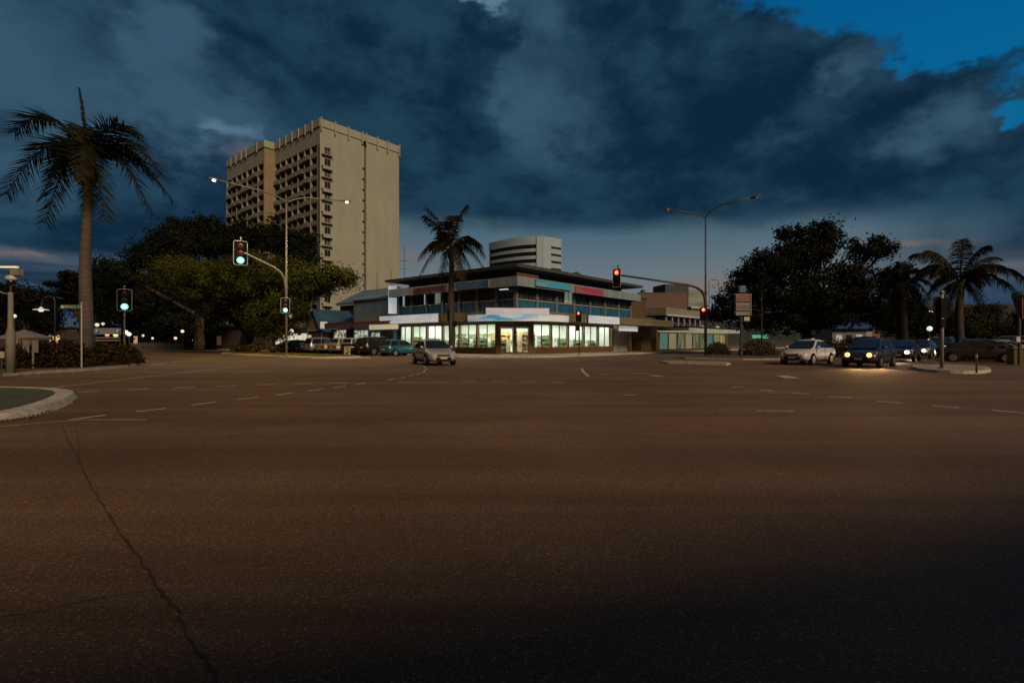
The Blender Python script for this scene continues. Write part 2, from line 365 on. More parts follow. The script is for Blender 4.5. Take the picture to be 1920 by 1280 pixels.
# tree median on the right street
md = [SL(5, -13.4), SL(3.2, -15), SL(3.2, -19.5), SL(5, -21.6), SL(110, -21.6), SL(110, -13.4)]
kerbed('tree_median', [(p.x, p.y) for p in md], .14, CONC, SOIL, .25)
nb = [G(1236,679.2), G(1252,681.5), G(1362,685), G(1370,683), G(1362,680.5), G(1262,678)]
kerbed('median_nose', [(p.x, p.y) for p in nb], .1, KERBW, CONC, .12)
# right triangular island
ri = [G(1704,688.5), G(1716,694), G(1745,698.3), G(1795,700.5), G(1842,701), G(1862,696.5), G(1850,691), G(1780,686.5)]
kerbed('signal_island', smooth_poly([(p.x, p.y) for p in ri], 1), .13, KERBW, CONC, .2)
# right-hand kerbed footpath beside the parked cars
rf = [SL(12, -37.5), SL(100, -37.5), SL(100, -60), SL(8, -60)]
kerbed('right_footpath', [(p.x, p.y) for p in rf], .14, CONC, PATHM, .2)
# planted bed at left
bed = [G(-120,716), G(0,706.5), G(90,700), G(180,694.5), G(245,688.5), G(268,682), G(262,674), G(215,668), G(60,664), G(-300,664)]
_, inner_b = kerbed('planting_bed', smooth_poly([(p.x, p.y) for p in bed], 1), .13, CONC, M('bed_mulch', (.075, .045, .022), .95, var=.4, scale=6, bump=.6), .16)
lp = []
for k in range(420):
    s = rng.random(); a_ = G(-40, 797).lerp(G(62, 783.5), s) if rng.random() < .6 else G(62, 783).lerp(G(150, 748), s)
    lp.append((a_.x+abs(rng.gauss(0, .06))*.6, a_.y-abs(rng.gauss(0, .1)), .012+.015*rng.random()))
for k in range(260):
    a_ = G(0, 707.5).lerp(G(180, 695.8), rng.random()); lp.append((a_.x+rng.gauss(0, .1), a_.y-abs(rng.gauss(0, .2)), .015))
LITTER = np.array(lp)
# distant hills
hb = MB(); prof = [(-3200,70),(-2600,95),(-2000,60),(-1400,85),(-900,50),(-300,40),(300,45),(900,70),(1500,130),(1900,178),(2250,190),(2600,172),(3000,200),(3600,150)]
for i in range(len(prof)-1):
    (x0, h0), (x1, h1) = prof[i], prof[i+1]
    for k in range(6):
        a, b = k/6, (k+1)/6
        xa, xb = x0+(x1-x0)*a, x0+(x1-x0)*b
        ha = h0+(h1-h0)*a+8*math.sin(xa*.013)+5*math.sin(xa*.05); hb_ = h0+(h1-h0)*b+8*math.sin(xb*.013)+5*math.sin(xb*.05)
        hb.add([(xa,2300,-1),(xb,2300,-1),(xb,2500,hb_),(xa,2500,ha),(xb,3000,-1),(xa,3000,-1)], [(0,1,2,3),(3,2,4,5)])
structure(hb.build('hills', M('hill_forest', (.02, .03, .035), .95, var=.3, scale=.01), smooth=True))

# ---------------------------------------------------------------- plants
def leaf_quads(c, size, flat=.0, aspect=1.8, out=None):
    n = len(c); d = nr.normal(size=(n, 3)); d[:, 2] -= flat
    if out is not None:
        o = out/np.maximum(1e-3, np.linalg.norm(out, axis=1))[:, None]+nr.normal(size=(n, 3))*.38; o /= np.linalg.norm(o, axis=1)[:, None]; d -= o*(d*o).sum(1)[:, None]
    d /= np.linalg.norm(d, axis=1)[:, None]
    r = nr.normal(size=(n, 3)) if out is None else o; s = np.cross(d, r); s /= np.linalg.norm(s, axis=1)[:, None]
    L = (size*nr.uniform(.6, 1.4, n))[:, None]; W = L/aspect
    v = np.empty((n, 4, 3)); v[:, 0] = c-d*L*.5; v[:, 1] = c+s*W*.5; v[:, 2] = c+d*L*.5; v[:, 3] = c-s*W*.5
    return v.reshape(-1, 3), np.arange(n*4).reshape(n, 4)
def crown_points(lobes, dens, clump=.55, per=38, hollow=.45):
    out = []; dirs = []
    for (c, r) in lobes:
        c = np.array(c); r = np.array(r)
        nc = max(6, int(dens*(r[0]*r[1]+r[1]*r[2]+r[0]*r[2])*1.2))
        d = nr.normal(size=(nc, 3)); d /= np.linalg.norm(d, axis=1)[:, None]
        rad = hollow+(1.04-hollow)*nr.random(nc)**.6
        cc = c+d*rad[:, None]*r*nr.uniform(.86, 1.12, nc)[:, None]
        k = nr.integers(per//2, per*3//2, nc)
        pts = np.repeat(cc, k, axis=0)+nr.normal(size=(k.sum(), 3))*clump*np.array([1, 1, .7])*np.repeat(nr.uniform(.55, 1.25, nc), k)[:, None]
        out.append(pts); dirs.append((pts-c)/r+np.repeat(nr.normal(size=cc.shape)*.25, k, axis=0))
    return np.concatenate(out), np.concatenate(dirs)
BARK = M('bark', (.028, .021, .015), .9, var=.35, scale=6, bump=.6, stretch=(1, 1, .3))
def limb_path(a, b, sag=.25, n=5, wob=.15):
    a, b = Vector(a), Vector(b); out = []
    for i in range(n+1):
        t = i/n; p = a.lerp(b, t); p.z += sag*math.sin(PI*t)
        if 0 < i < n: p += Vector((rng.uniform(-wob, wob), rng.uniform(-wob, wob), 0))
        out.append(p)
    return out
def tree(name, label, cat, base, lobes, mat, dens=2.2, leaf=.3, clump=.55, per=38, r0=.35, fork=.35, group=None, hollow=.45, stems=1):
    """lobes: ((px,py),(rx,ry,rz metres), depth Y) in photograph terms, turned into world ellipsoids"""
    base = Vector(base); t = thing(name, label, cat, base, 0, group)
    LB = [((P(*q, Y)-base), r) for q, r, Y in lobes]
    pts, dirs = crown_points(LB, dens, clump, per, hollow)
    ok = pts[:, 2] > .25; pts = pts[ok]; dirs = dirs[ok]
    v, q = leaf_quads(pts, leaf, .3, out=dirs)
    mb = MB(); top = sum((Vector(c) for c, r in LB), Vector())/len(LB)
    for s in range(stems):
        off = Vector((rng.uniform(-.5, .5), rng.uniform(-.3, .3), 0))*(stems > 1)
        fk = off*1.4+Vector((top.x*.25, top.y*.25, top.z*fork))
        mb.tube(limb_path(off+Vector((0, 0, -.1)), fk, 0, 4, .06), [r0*1.25, r0, r0*.9, r0*.85, r0*.8], 9)
        for i, (c, r) in enumerate(LB):
            if i % stems: 
                if s != i % stems: continue
            pa = limb_path(fk, Vector(c), r[2]*.15, 5, .2)
            mb.tube(pa, [r0*.6*(1-k/6)+.02 for k in range(6)], 6)
            for k in range(5):
                e = Vector(c)+Vector((rng.uniform(-1, 1)*r[0]*.8, rng.uniform(-1, 1)*r[1]*.8, rng.uniform(-.5, .9)*r[2]))
                mb.tube(limb_path(pa[rng.randint(2, 5)], e, .1, 3, .12), [.07, .05, .035, .015], 5)
    mb.build('trunk', BARK, t, smooth=True)
    npmesh('crown', v, q, mat, t)
    return t
OLIVE = foliage_mat('olive_foliage', (.012, .018, .003), (.088, .1, .014), .5)
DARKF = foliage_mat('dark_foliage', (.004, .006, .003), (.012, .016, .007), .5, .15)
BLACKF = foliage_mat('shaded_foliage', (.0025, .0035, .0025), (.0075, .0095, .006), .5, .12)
BUSHF = foliage_mat('flowering_bush_foliage', (.012, .011, .004), (.05, .035, .012), 2.0)
FERNF = foliage_mat('fern_foliage', (.03, .027, .005), (.1, .075, .016), 1.5)
PALMF = foliage_mat('palm_foliage', (.006, .008, .004), (.03, .03, .009), .8, .2)
PALMF2 = foliage_mat('dry_palm_foliage', (.009, .009, .005), (.036, .03, .012), .8, .2)

# the two trees behind the left signal pole, the near olive one spreading and the far one dark and taller
tree('fig_tree', 'broad spreading olive green fig tree behind the tall pole with two lamp arms', 'tree', (G(455,662)+Vector((0, 0, 0))),
     [((400,530),(4.2,3,2.6),57),((340,515),(3.6,3,2.0),60),((470,520),(3.4,3,2.6),56),((545,520),(3.2,2.6,1.8),55),((588,528),(2.5,2.2,1.7),54),((628,522),(1.7,1.5,1.2),53),((545,572),(2.2,2.0,2.2),55),((500,590),(2.6,2.4,2.4),57),((430,575),(3.2,2.6,2.4),60),((520,615),(1.6,1.8,1.4),56),((650,520),(.9,.9,.7),52)],
     OLIVE, dens=5.2, leaf=.24, clump=.5, per=70, r0=.5, stems=3)
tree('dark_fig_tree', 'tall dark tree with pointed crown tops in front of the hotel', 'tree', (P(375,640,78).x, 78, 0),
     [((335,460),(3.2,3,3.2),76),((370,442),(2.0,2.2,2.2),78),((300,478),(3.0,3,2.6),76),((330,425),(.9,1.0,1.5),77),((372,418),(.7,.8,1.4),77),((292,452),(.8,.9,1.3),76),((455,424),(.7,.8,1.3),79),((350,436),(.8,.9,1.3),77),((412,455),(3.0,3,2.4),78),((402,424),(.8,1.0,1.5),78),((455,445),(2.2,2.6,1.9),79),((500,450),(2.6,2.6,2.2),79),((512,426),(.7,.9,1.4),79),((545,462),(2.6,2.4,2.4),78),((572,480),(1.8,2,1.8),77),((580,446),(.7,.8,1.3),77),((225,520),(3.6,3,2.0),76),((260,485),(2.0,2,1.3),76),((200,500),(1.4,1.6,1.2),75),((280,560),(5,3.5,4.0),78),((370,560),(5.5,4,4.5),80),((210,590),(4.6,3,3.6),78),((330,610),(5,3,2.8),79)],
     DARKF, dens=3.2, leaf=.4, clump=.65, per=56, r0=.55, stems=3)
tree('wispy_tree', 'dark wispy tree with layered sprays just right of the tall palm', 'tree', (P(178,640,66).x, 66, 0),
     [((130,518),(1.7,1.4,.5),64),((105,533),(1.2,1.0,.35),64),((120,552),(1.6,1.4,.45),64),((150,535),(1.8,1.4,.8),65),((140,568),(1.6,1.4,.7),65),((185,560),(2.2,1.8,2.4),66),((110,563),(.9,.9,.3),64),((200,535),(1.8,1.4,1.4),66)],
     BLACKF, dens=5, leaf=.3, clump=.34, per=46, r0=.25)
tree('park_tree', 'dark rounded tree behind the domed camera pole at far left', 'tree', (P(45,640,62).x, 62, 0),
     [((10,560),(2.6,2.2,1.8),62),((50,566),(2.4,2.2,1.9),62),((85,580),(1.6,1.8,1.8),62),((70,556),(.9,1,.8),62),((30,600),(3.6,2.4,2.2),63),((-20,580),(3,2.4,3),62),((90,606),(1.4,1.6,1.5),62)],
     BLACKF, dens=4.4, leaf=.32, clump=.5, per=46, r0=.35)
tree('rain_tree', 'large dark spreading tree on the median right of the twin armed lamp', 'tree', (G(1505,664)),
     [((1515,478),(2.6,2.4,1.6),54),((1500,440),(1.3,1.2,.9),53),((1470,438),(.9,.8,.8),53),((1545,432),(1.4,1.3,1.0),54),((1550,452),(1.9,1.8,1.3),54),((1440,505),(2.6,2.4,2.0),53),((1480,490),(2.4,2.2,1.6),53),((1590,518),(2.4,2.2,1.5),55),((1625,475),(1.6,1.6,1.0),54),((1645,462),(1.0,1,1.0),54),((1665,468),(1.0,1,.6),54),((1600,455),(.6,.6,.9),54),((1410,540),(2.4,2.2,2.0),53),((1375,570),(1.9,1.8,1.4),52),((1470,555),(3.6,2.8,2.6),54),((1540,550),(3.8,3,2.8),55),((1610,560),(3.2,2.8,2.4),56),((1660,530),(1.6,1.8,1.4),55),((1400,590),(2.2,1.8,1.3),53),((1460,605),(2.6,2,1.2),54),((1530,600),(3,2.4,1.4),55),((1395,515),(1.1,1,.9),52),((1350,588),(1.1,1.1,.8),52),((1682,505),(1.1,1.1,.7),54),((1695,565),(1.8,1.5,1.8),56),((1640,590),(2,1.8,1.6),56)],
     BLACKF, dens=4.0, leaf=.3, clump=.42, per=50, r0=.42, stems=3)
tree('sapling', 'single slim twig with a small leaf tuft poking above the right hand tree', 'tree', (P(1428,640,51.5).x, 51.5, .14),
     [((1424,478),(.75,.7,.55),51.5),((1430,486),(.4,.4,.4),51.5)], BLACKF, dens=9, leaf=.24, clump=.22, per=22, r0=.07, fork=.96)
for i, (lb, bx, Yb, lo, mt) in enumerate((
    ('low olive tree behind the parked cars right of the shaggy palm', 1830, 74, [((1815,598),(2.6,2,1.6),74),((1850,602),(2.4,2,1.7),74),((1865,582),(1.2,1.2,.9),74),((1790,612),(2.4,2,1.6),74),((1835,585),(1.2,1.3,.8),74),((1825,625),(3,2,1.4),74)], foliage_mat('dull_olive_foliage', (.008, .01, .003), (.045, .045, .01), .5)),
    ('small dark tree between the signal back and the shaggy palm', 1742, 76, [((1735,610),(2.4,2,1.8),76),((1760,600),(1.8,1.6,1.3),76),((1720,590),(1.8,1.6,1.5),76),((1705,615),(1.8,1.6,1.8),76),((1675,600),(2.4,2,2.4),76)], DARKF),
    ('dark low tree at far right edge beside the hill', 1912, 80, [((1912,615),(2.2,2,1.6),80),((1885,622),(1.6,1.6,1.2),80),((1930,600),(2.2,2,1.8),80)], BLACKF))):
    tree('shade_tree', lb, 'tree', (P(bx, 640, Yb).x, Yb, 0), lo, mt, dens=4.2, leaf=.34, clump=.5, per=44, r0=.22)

def palm(name, label, base, top, r0, r1, fronds, mat, leaf=.75, lw=.05, nleaf=46, crown=None, barkm=None, droop=.5, skirt=None, lift=1.25):
    base = Vector(base); top = Vector(top); t = thing(name, label, 'palm tree', base)
    tp = top-base; mb = MB(); n = 14
    pts = [Vector((tp.x*i/n+.05*math.sin(i*.6), tp.y*i/n, tp.z*i/n-.1*(i == 0))) for i in range(n+1)]
    rad = [r0*(1.25 if i == 0 else 1)*(1-i/n)+r1*(i/n)+(r0*.12*math.sin(PI*min(1, i/n*1.3))) for i in range(n+1)]
    mb.tube(pts, rad, 16); mb.build('trunk', barkm, t, smooth=True)
    if crown:
        ln, cr_, cm = crown
        MB().tube([tp, tp+Vector((0, 0, ln*.25)), tp+Vector((0, 0, ln*.7)), tp+Vector((0, 0, ln))], [r1*1.02, cr_, cr_*.8, cr_*.4], 14).build('crownshaft', cm, t, smooth=True)
    if skirt:
        skirt(t, tp)
    for fr in fronds:
        (dx, dz, dy), up = fr[0], fr[1]; lf = fr[2] if len(fr) > 2 else 1.0
        a = tp+Vector((0, 0, crown[0]*.8 if crown else 0)); e = a+Vector((dx, dy, dz)); c = a+Vector((dx*.45+rng.uniform(-.2, .2), dy*.45, up*lift*rng.uniform(.85, 1.12)))
        L = (e-a).length; pv = []
        for i in range(13):
            s = i/12; pv.append(a*(1-s)**2+c*2*s*(1-s)+e*s*s)
        fb = MB(); fb.tube(pv, [.05*(1-i/14)+.006 for i in range(13)], 5)
        for k in range(nleaf):
            s = .1+.9*(k+rng.random()*.6)/nleaf; p = a*(1-s)**2+c*2*s*(1-s)+e*s*s
            T = ((c-a)*(1-s)+(e-c)*s).normalized(); up_ = Vector((0, 0, 1)); sd = T.cross(up_)
            sd = sd.normalized() if sd.length > .05 else Vector((1, 0, 0))
            nrm = sd.cross(T)
            ll = leaf*lf*(math.sin(PI*(.2+.7*s))**.55)*rng.uniform(.8, 1.15)
            for sg in (-1, 1):
                d = (sd*sg*rng.uniform(.7, 1)+T*rng.uniform(.45, .8)+nrm*rng.uniform(-.25, .45)-up_*droop*rng.uniform(.5, 1.2)).normalized()
                w = T*lw*.5
                m_ = p+d*ll*.55-up_*ll*.04; tip = p+d*ll-up_*ll*.22*droop*2
                fb.add([p-w, p+w, m_+w*1.1, tip, m_-w*1.1], [(0,1,2,3,4)], 0)
        fb.build('frond', mat, t)
    return t
PBARK = M('palm_trunk_bark', (.062, .05, .042), .85, var=.3, scale=2.0, bump=.5, stretch=(1, 1, 6))
PBARK2 = M('rough_palm_bark', (.026, .02, .016), .9, var=.45, scale=3.0, bump=.8, stretch=(1, 1, 5))
CSH = M('crownshaft_brown', (.06, .032, .018), .7, var=.3, scale=2, stretch=(2, 2, .4))
Yp = 27.0
def fpx(cx, cy, Y):
    return lambda tx, ty, dy, up, lf=1.0: (((tx-cx)/F*Y, (cy-ty)/F*Y, dy), up, lf)
f = fpx(164, 292, Yp)
palm('royal_palm', 'very tall royal palm with smooth trunk at far left', (P(160,688,Yp).x, Yp, .1), P(163,350,Yp), .29, .2,
     [f(146,150,.1,1.2,.15), f(38,240,-.3,2.7,1.05), f(24,356,-.3,1.9,1.05), f(70,402,.5,1.3,1.0), f(262,246,.2,2.8,1.05), f(312,322,-.4,2.0,1.0), f(277,390,.4,1.7,1.05), f(212,406,-.5,1.1,.95), f(138,378,1.0,.5,.7), f(50,300,1.6,2.3,1.0), f(110,372,-1.0,1.0,.8), f(290,352,1.5,1.9,1.0), f(245,300,1.9,2.1,1.0), f(205,345,-1.7,1.3,.8), f(90,250,1.9,2.6,.9)],
     PALMF, leaf=1.2, lw=.06, nleaf=80, crown=(1.6, .36, CSH), barkm=PBARK, droop=.3, lift=1.35)
Yq = 48.6
f = fpx(843, 462, Yq)
palm('street_palm', 'mid sized palm in front of the lit corner shop', (P(847,667,Yq).x, Yq, .14), P(846,480,Yq), .3, .24,
     [f(797,385,.5,2.2), f(872,380,.3,2.8), f(797,405,-1,2.0), f(900,455,.3,2.0), f(780,480,.4,1.6), f(785,515,-.5,1.2), f(905,500,-.4,1.4), f(885,522,.8,1.0), f(820,525,.9,.5), f(868,530,-.9,.4), f(846,400,1.2,3.0), f(905,470,1.5,1.6), f(835,420,-1.8,2.4), f(860,520,-1.7,.8), f(800,460,1.8,1.8), f(818,440,1.4,2.2)],
     PALMF2, leaf=1.15, lw=.055, nleaf=74, crown=(.9, .34, CSH), barkm=PBARK2, droop=.6)
Yr = 41.0
f = fpx(1802, 505, Yr)
palm('shaggy_palm', 'shaggy dark palm with drooping fronds behind the parked cars', (P(1798,672,Yr).x, Yr, 0), P(1800,530,Yr), .27, .24,
     [f(1812,422,.3,2.0), f(1720,450,.4,2.6), f(1880,455,.5,2.0), f(1930,510,-.3,2.2), f(1915,545,-.6,1.6), f(1735,500,-.7,1.9), f(1738,545,.4,1.2), f(1760,560,-.8,.6), f(1868,552,.9,1.3), f(1832,565,-.7,.2), f(1790,565,.7,.2), f(1760,440,1.2,2.5), f(1850,480,-1.6,1.7), f(1750,480,1.5,2.0), f(1885,500,1.5,2.0), f(1830,440,-1.2,2.2), f(1700,515,.8,1.8)],
     PALMF2, leaf=1.05, lw=.045, nleaf=84, crown=None, barkm=PBARK2, droop=.75)
Ys = 47.0
f = fpx(1692, 520, Ys)
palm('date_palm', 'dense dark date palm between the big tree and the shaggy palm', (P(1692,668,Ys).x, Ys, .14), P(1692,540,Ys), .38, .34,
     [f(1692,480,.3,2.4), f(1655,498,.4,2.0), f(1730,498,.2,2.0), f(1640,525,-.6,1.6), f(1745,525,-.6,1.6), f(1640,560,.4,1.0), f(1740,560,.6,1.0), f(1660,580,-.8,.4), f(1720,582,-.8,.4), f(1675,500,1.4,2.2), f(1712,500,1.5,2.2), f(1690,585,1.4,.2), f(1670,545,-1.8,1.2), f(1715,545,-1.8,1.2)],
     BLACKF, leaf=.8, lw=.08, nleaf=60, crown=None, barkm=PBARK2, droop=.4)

def bush(name, label, cat, c, r, mat, n, leaf=.12, group=None, kind=None, flowers=None):
    t = thing(name, label, cat, (c[0], c[1], c[2]), 0, group)
    d = nr.normal(size=(n, 3)); d /= np.linalg.norm(d, axis=1)[:, None]; d[:, 2] = np.abs(d[:, 2])
    pts = d*(.35+.7*nr.random(n)**.5)[:, None]*np.array(r); pts += nr.normal(size=(n, 3))*.05; pts[:, 2] = np.maximum(pts[:, 2], .03)
    v, q = leaf_quads(pts, leaf, .1); npmesh('foliage', v, q, mat, t)
    mb = MB()
    for k in range(7):
        e = Vector((rng.uniform(-.7, .7)*r[0], rng.uniform(-.7, .7)*r[1], r[2]*rng.uniform(.5, .9)))
        mb.tube(limb_path((e.x*.15, e.y*.15, -.02), e, 0, 3, .03), [.02, .016, .012, .006], 4)
    mb.build('stem', BARK, t)
    if flowers:
        m = n//60; pts = d[:m]*np.array(r)*1.0; v, q = leaf_quads(pts, leaf*.55, 0, 1.1); npmesh('flower', v, q, flowers, t)['kind'] = 'stuff'
    return t
v, q = leaf_quads(LITTER, .05, 3.); tag(npmesh('leaf_litter', v, q, M('dead_leaf', (.05, .035, .018), .9, var=.5, scale=9)), 'dry leaf litter lying in the gutters by the left kerbs', 'leaf litter', kind='stuff')
FLR = M('flower_red_orange', (.12, .05, .025), .7, var=.4)
blabs = ['low shrub at the left end of the bed behind the camera pole', 'shrub in the bed below the white info board', 'shrub right of the info board post in the left bed', 'dark shrub in front of the tall palm trunk', 'shrub around the foot of the street name post', 'shrub with reddish flowers right of the palm trunk', 'reddish shrub at the right end of the left bed', 'shrub at the back of the bed left of the palm', 'shrub at the back of the bed near the signal pole']
for i, (px, py, rr) in enumerate(((28,690,.9),(58,686,1.1),(88,688,1.1),(125,688,1.2),(152,684,1.1),(188,684,1.25),(230,681,1.05),(105,676,1.4),(222,672,1.3))):
    p = G(px, py, .13); bush('flowering_shrub', blabs[i], 'shrub', (p.x, p.y, .13), (rr*rng.uniform(.9, 1.15), rr*.9, .95+.4*rng.random()), BUSHF, 3600, .14, 'shrubs in the planting bed at left', flowers=FLR)
def fern(label, base, n, L, mat, group):
    t = thing('fern_shrub', label, 'shrub', base, 0, group); mb = MB()
    for k in range(n):
        a = rng.uniform(0, 2*PI); l = L*rng.uniform(.6, 1.1); rise = rng.uniform(.35, 1.0)*L
        e = Vector((math.cos(a)*l, math.sin(a)*l, rise*.45)); c = Vector((e.x*.45, e.y*.45, rise*1.3))
        for i in range(16):
            s = .15+.85*i/16; p = c*2*s*(1-s)+e*s*s; T = (c*(1-s)+(e-c)*s).normalized(); sd = T.cross(Vector((0, 0, 1)))
            sd = sd.normalized() if sd.length > .05 else Vector((1, 0, 0))
            for sg in (-1, 1):
                q = p+(sd*sg*.7+T*.6).normalized()*.32*math.sin(PI*(.15+.8*s))*L/1.2-Vector((0, 0, .05))
                mb.add([p-T*.03, p+T*.03, q], [(0,1,2)])
    mb.build('frond_clump', mat, t)
flabs = ['leafy fern clump at the far left tip of the grass island', 'second fern clump from the left on the grass island', 'taller olive fern clump in the middle of the fern group', 'fern clump right of the middle on the grass island', 'fern clump nearest the tall lamp pole']
for i, (x, y) in enumerate(((-13.6, 29.3), (-14.2, 27.0), (-13.2, 25.6), (-14.0, 23.6), (-13.0, 21.8))):
    fern(flabs[i], SL(x, y, .14), 40, (1.0, 1.1, 1.5, 1.2, 1.0)[i], FERNF, 'fern clumps on the grass island')
# grass on the island
def scatter(poly, n, z, h, name, mat, lab):
    xs = [p[0] for p in poly]; ys = [p[1] for p in poly]; pts = []
    while len(pts) < n:
        x, y = rng.uniform(min(xs), max(xs)), rng.uniform(min(ys), max(ys)); ins = False
        for i in range(len(poly)):
            (x1, y1), (x2, y2) = poly[i-1], poly[i]
            if (y1 > y) != (y2 > y) and x < (x2-x1)*(y-y1)/(y2-y1)+x1: ins = not ins
        if ins: pts.append((x, y, z))
    p = np.array(pts); a = nr.uniform(0, 2*PI, n); w = .03; hh = h*nr.uniform(.5, 1.3, n)
    v = np.empty((n, 3, 3)); dx = np.stack([np.cos(a)*w, np.sin(a)*w, 0*a], 1)
    v[:, 0] = p-dx; v[:, 1] = p+dx; v[:, 2] = p+np.stack([nr.normal(size=n)*.04, nr.normal(size=n)*.04, hh], 1)
    o = npmesh(name, v.reshape(-1, 3), np.arange(n*3).reshape(n, 3), mat); return tag(o, lab, 'grass', kind='stuff')
scatter(inner_g, 26000, .14, .1, 'grass', GRASSM, 'short green grass on the kerbed island under the tall lamp pole')
# red-brown hedge and ground cover on the median
for i, (px, Yb, w, h, lab) in enumerate(((1420, 47, 1.7, 1.5, 'reddish brown bush on the median right of the sign totem'), (1560, 46, 2.2, 1.5, 'reddish brown bush behind the white sedan'), (1600, 47.5, 1.9, 1.6, 'reddish bush above the dark car with lit headlights'), (1345, 50, 1.2, 1.2, 'small dark bush right of the right hand lamp pole'))):
    bush('median_bush', lab, 'shrub', (P(px, 640, Yb).x, Yb, .1), (w, 1.2, h), M('rust_foliage', (.03, .016, .007), .8, var=.6, scale=2), 2600, .16, 'bushes on the tree median')
# ---------------------------------------------------------------- hotel
H0 = Vector((-50.25, 134, 0))
ht = thing('hotel_tower', 'tall cream hotel tower with rows of balconies and a blank gable end', 'hotel', H0, GA)
PITCH, ZTOP, ROOF, NF = 3.0, 53.3, 59.7, 17
fl = lambda k: ZTOP-PITCH*(k+1)          # floor level of storey k counted from the top
B1, B2, PR = 25.8, 53.0, 3.03
m = MB()
m.box((1.8, 1.4, 0), (25.3, B1+2, ROOF-1.2))                    # core of the front block
m.box((0, 0, 0), (12.75, 1.4, ROOF-1.9)); m.box((13.95, 0, 0), (25.3, 1.4, ROOF-1.9)); m.box((12.75, 1.15, 0), (13.95, 1.4, ROOF-1.9))
m.box((0, 1.4, ZTOP), (1.8, B1, ROOF-1.9)); m.box((0, .002, 0), (.4, 1.4, ZTOP))
m.box((1.8-PR, B1+.0, 0), (22, B2, ROOF-1.2)); m.box((-PR, B1+.35, ZTOP), (1.8-PR, B2, ROOF-1.9))
m.box((-PR, B1, 0), (1.8-PR, B1+.35, ROOF-1.9), 1); m.box((1.8-PR, B1-.06, 0), (.02, B1+.3, ROOF-1.9), 1)
hw = m.build('wall', [HOTEL, HOTELB], ht)
# fins and slabs
m = MB(); bays1 = [1.4+(B1-1.4)*i/7 for i in range(8)]; bays2 = [B1+.35+(B2-B1-.35)*i/7 for i in range(8)]
for bx, off in ((bays1, 0.), (bays2, -PR)):
    for i, y in enumerate(bx):
        d = .28 if i % 2 else .06
        m.box((off-d*.5, y-.16, 0), (off+1.8, y+.16, ZTOP))
    for k in range(NF):
        z = fl(k); m.box((off+.02, bx[0], z-.16), (off+1.8, bx[-1], z))
m.build('balcony_frame', HOTELW, ht)
m = MB()
for x0, y0, x1, y1 in ((-.25, -.25, 25.55, 0.), (-.25, 0, 0, B1-.1), (25.3, 0, 25.55, B1), (-PR-.25, B1-.1, -PR, B2), (-PR-.25, B1-.35, 0, B1-.1)):
    m.box((x0, y0, ROOF-2.0), (x1, y1, ROOF))
m.box((0, 0, ROOF-1.9), (25.3, B1, ROOF-1.0)); m.box((-PR, B1, ROOF-1.9), (22, B2, ROOF-1.0))
for x in (.2, 4.2, 8.2, 12.5, 13.8, 17.5, 21, 25.2): m.box((x-.16, -.55, ROOF-3.2), (x+.16, -.25, ROOF+.4))
for y in (3.5, 7.2, 10.9, 14.6, 18.3, 22.): m.box((-.5, y-.16, ROOF-2.6), (-.25, y+.16, ROOF+.3))
for y in (30, 37.5, 41, 45, 49): m.box((-PR-.5, y-.16, ROOF-2.6), (-PR-.25, y+.16, ROOF+.3))
m.build('parapet', HOTEL, ht)
def balc(mb, off, y0, y1, z, alt):
    mb.box((off-.02, y0+.16, z), (off+.1, y1-.16, z+1.02)); mb.box((off-.05, y0+.16, z+1.02), (off+.13, y1-.16, z+1.09))
    if alt: mb.box((off-.5, y0+.25, z+.0), (off-.38, y1-.25, z+1.0)); mb.box((off-.5, y0+.2, z-.16), (off+.02, y1-.2, z))
def door(mb, off, y0, y1, z, r):
    a, b = y0+.3, y1-.3; mb.box((off+1.74, a, z), (off+1.79, b, z+2.35), 0)
    c = a+(b-a)*(.5 if r.random() < .5 else .25); mb.box((off+1.70, a, z), (off+1.735, c, z+2.3), 1 if r.random() < .7 else 2)
    for y in (a, (a+b)/2, b): mb.box((off+1.68, y-.04, z), (off+1.695, y+.04, z+2.35), 2)
    mb.box((off+1.66, a, z+2.35), (off+1.79, b, z+2.45), 2)
rb, rd = MB(), MB(); hmats = [HGLASS, CURT, HOTELW]
for bx, off, nk in ((bays1, 0., 9), (bays2, -PR, 5)):
    for k in range(NF):
        for i in range(7):
            own = k < nk; b, d = (MB(), MB()) if own else (rb, rd)
            alt = (k+i//2) % 2 == 0 and i > 0
            balc(b, off, bx[i], bx[i+1], fl(k), alt); door(d, off, bx[i], bx[i+1], fl(k), rng)
            if own:
                bo = b.build('balcony', HOTELW, ht); d.build('glass_door', hmats, bo)
o = rb.build('balcony', HOTELW, ht); o['kind'] = 'stuff'
o = rd.build('glass_door', hmats, ht); o['kind'] = 'stuff'
for k in range(NF):
    z = fl(k); m = MB(); m.box((1.3, -.03, z+.6), (2.9, .0, z+2.3), 0)
    m.box((1.25, -.08, z+2.3), (2.95, -.002, z+2.38), 1); m.box((1.25, -.08, z+.6), (1.3, -.002, z+2.3), 1); m.box((2.9, -.08, z+.6), (2.95, -.002, z+2.3), 1); m.box((2.06, -.06, z+.6), (2.12, -.031, z+2.3), 1)
    w = m.build('gable_window', [HGLASS, HOTELW], ht)
    q = MB(); q.box((.3, -.9, z+.1), (3.4, -.0, z+.24)); 
    if k % 2 == 0:
        for x in [1.2+.2*j for j in range(10)]: q.box((x-.02, -.85, z+.24), (x+.02, -.81, z+1.1))
        q.box((1.1, -.86, z+1.1), (3.1, -.8, z+1.16))
    else: q.box((.35, -.88, z-.65), (3.3, -.78, z+.1))
    q.build('sill_ledge', HOTEL, w)
    s = MB(); s.box((12.80, 1.08, z+.3), (13.35, 1.149, z+2.5)); s.build('stair_window', HGLASS, ht)
    d = MB(); d.box((13.4, .5, z+.1), (13.95, 1.148, z+.25)); d.build('stair_ledge', HOTELB, ht)
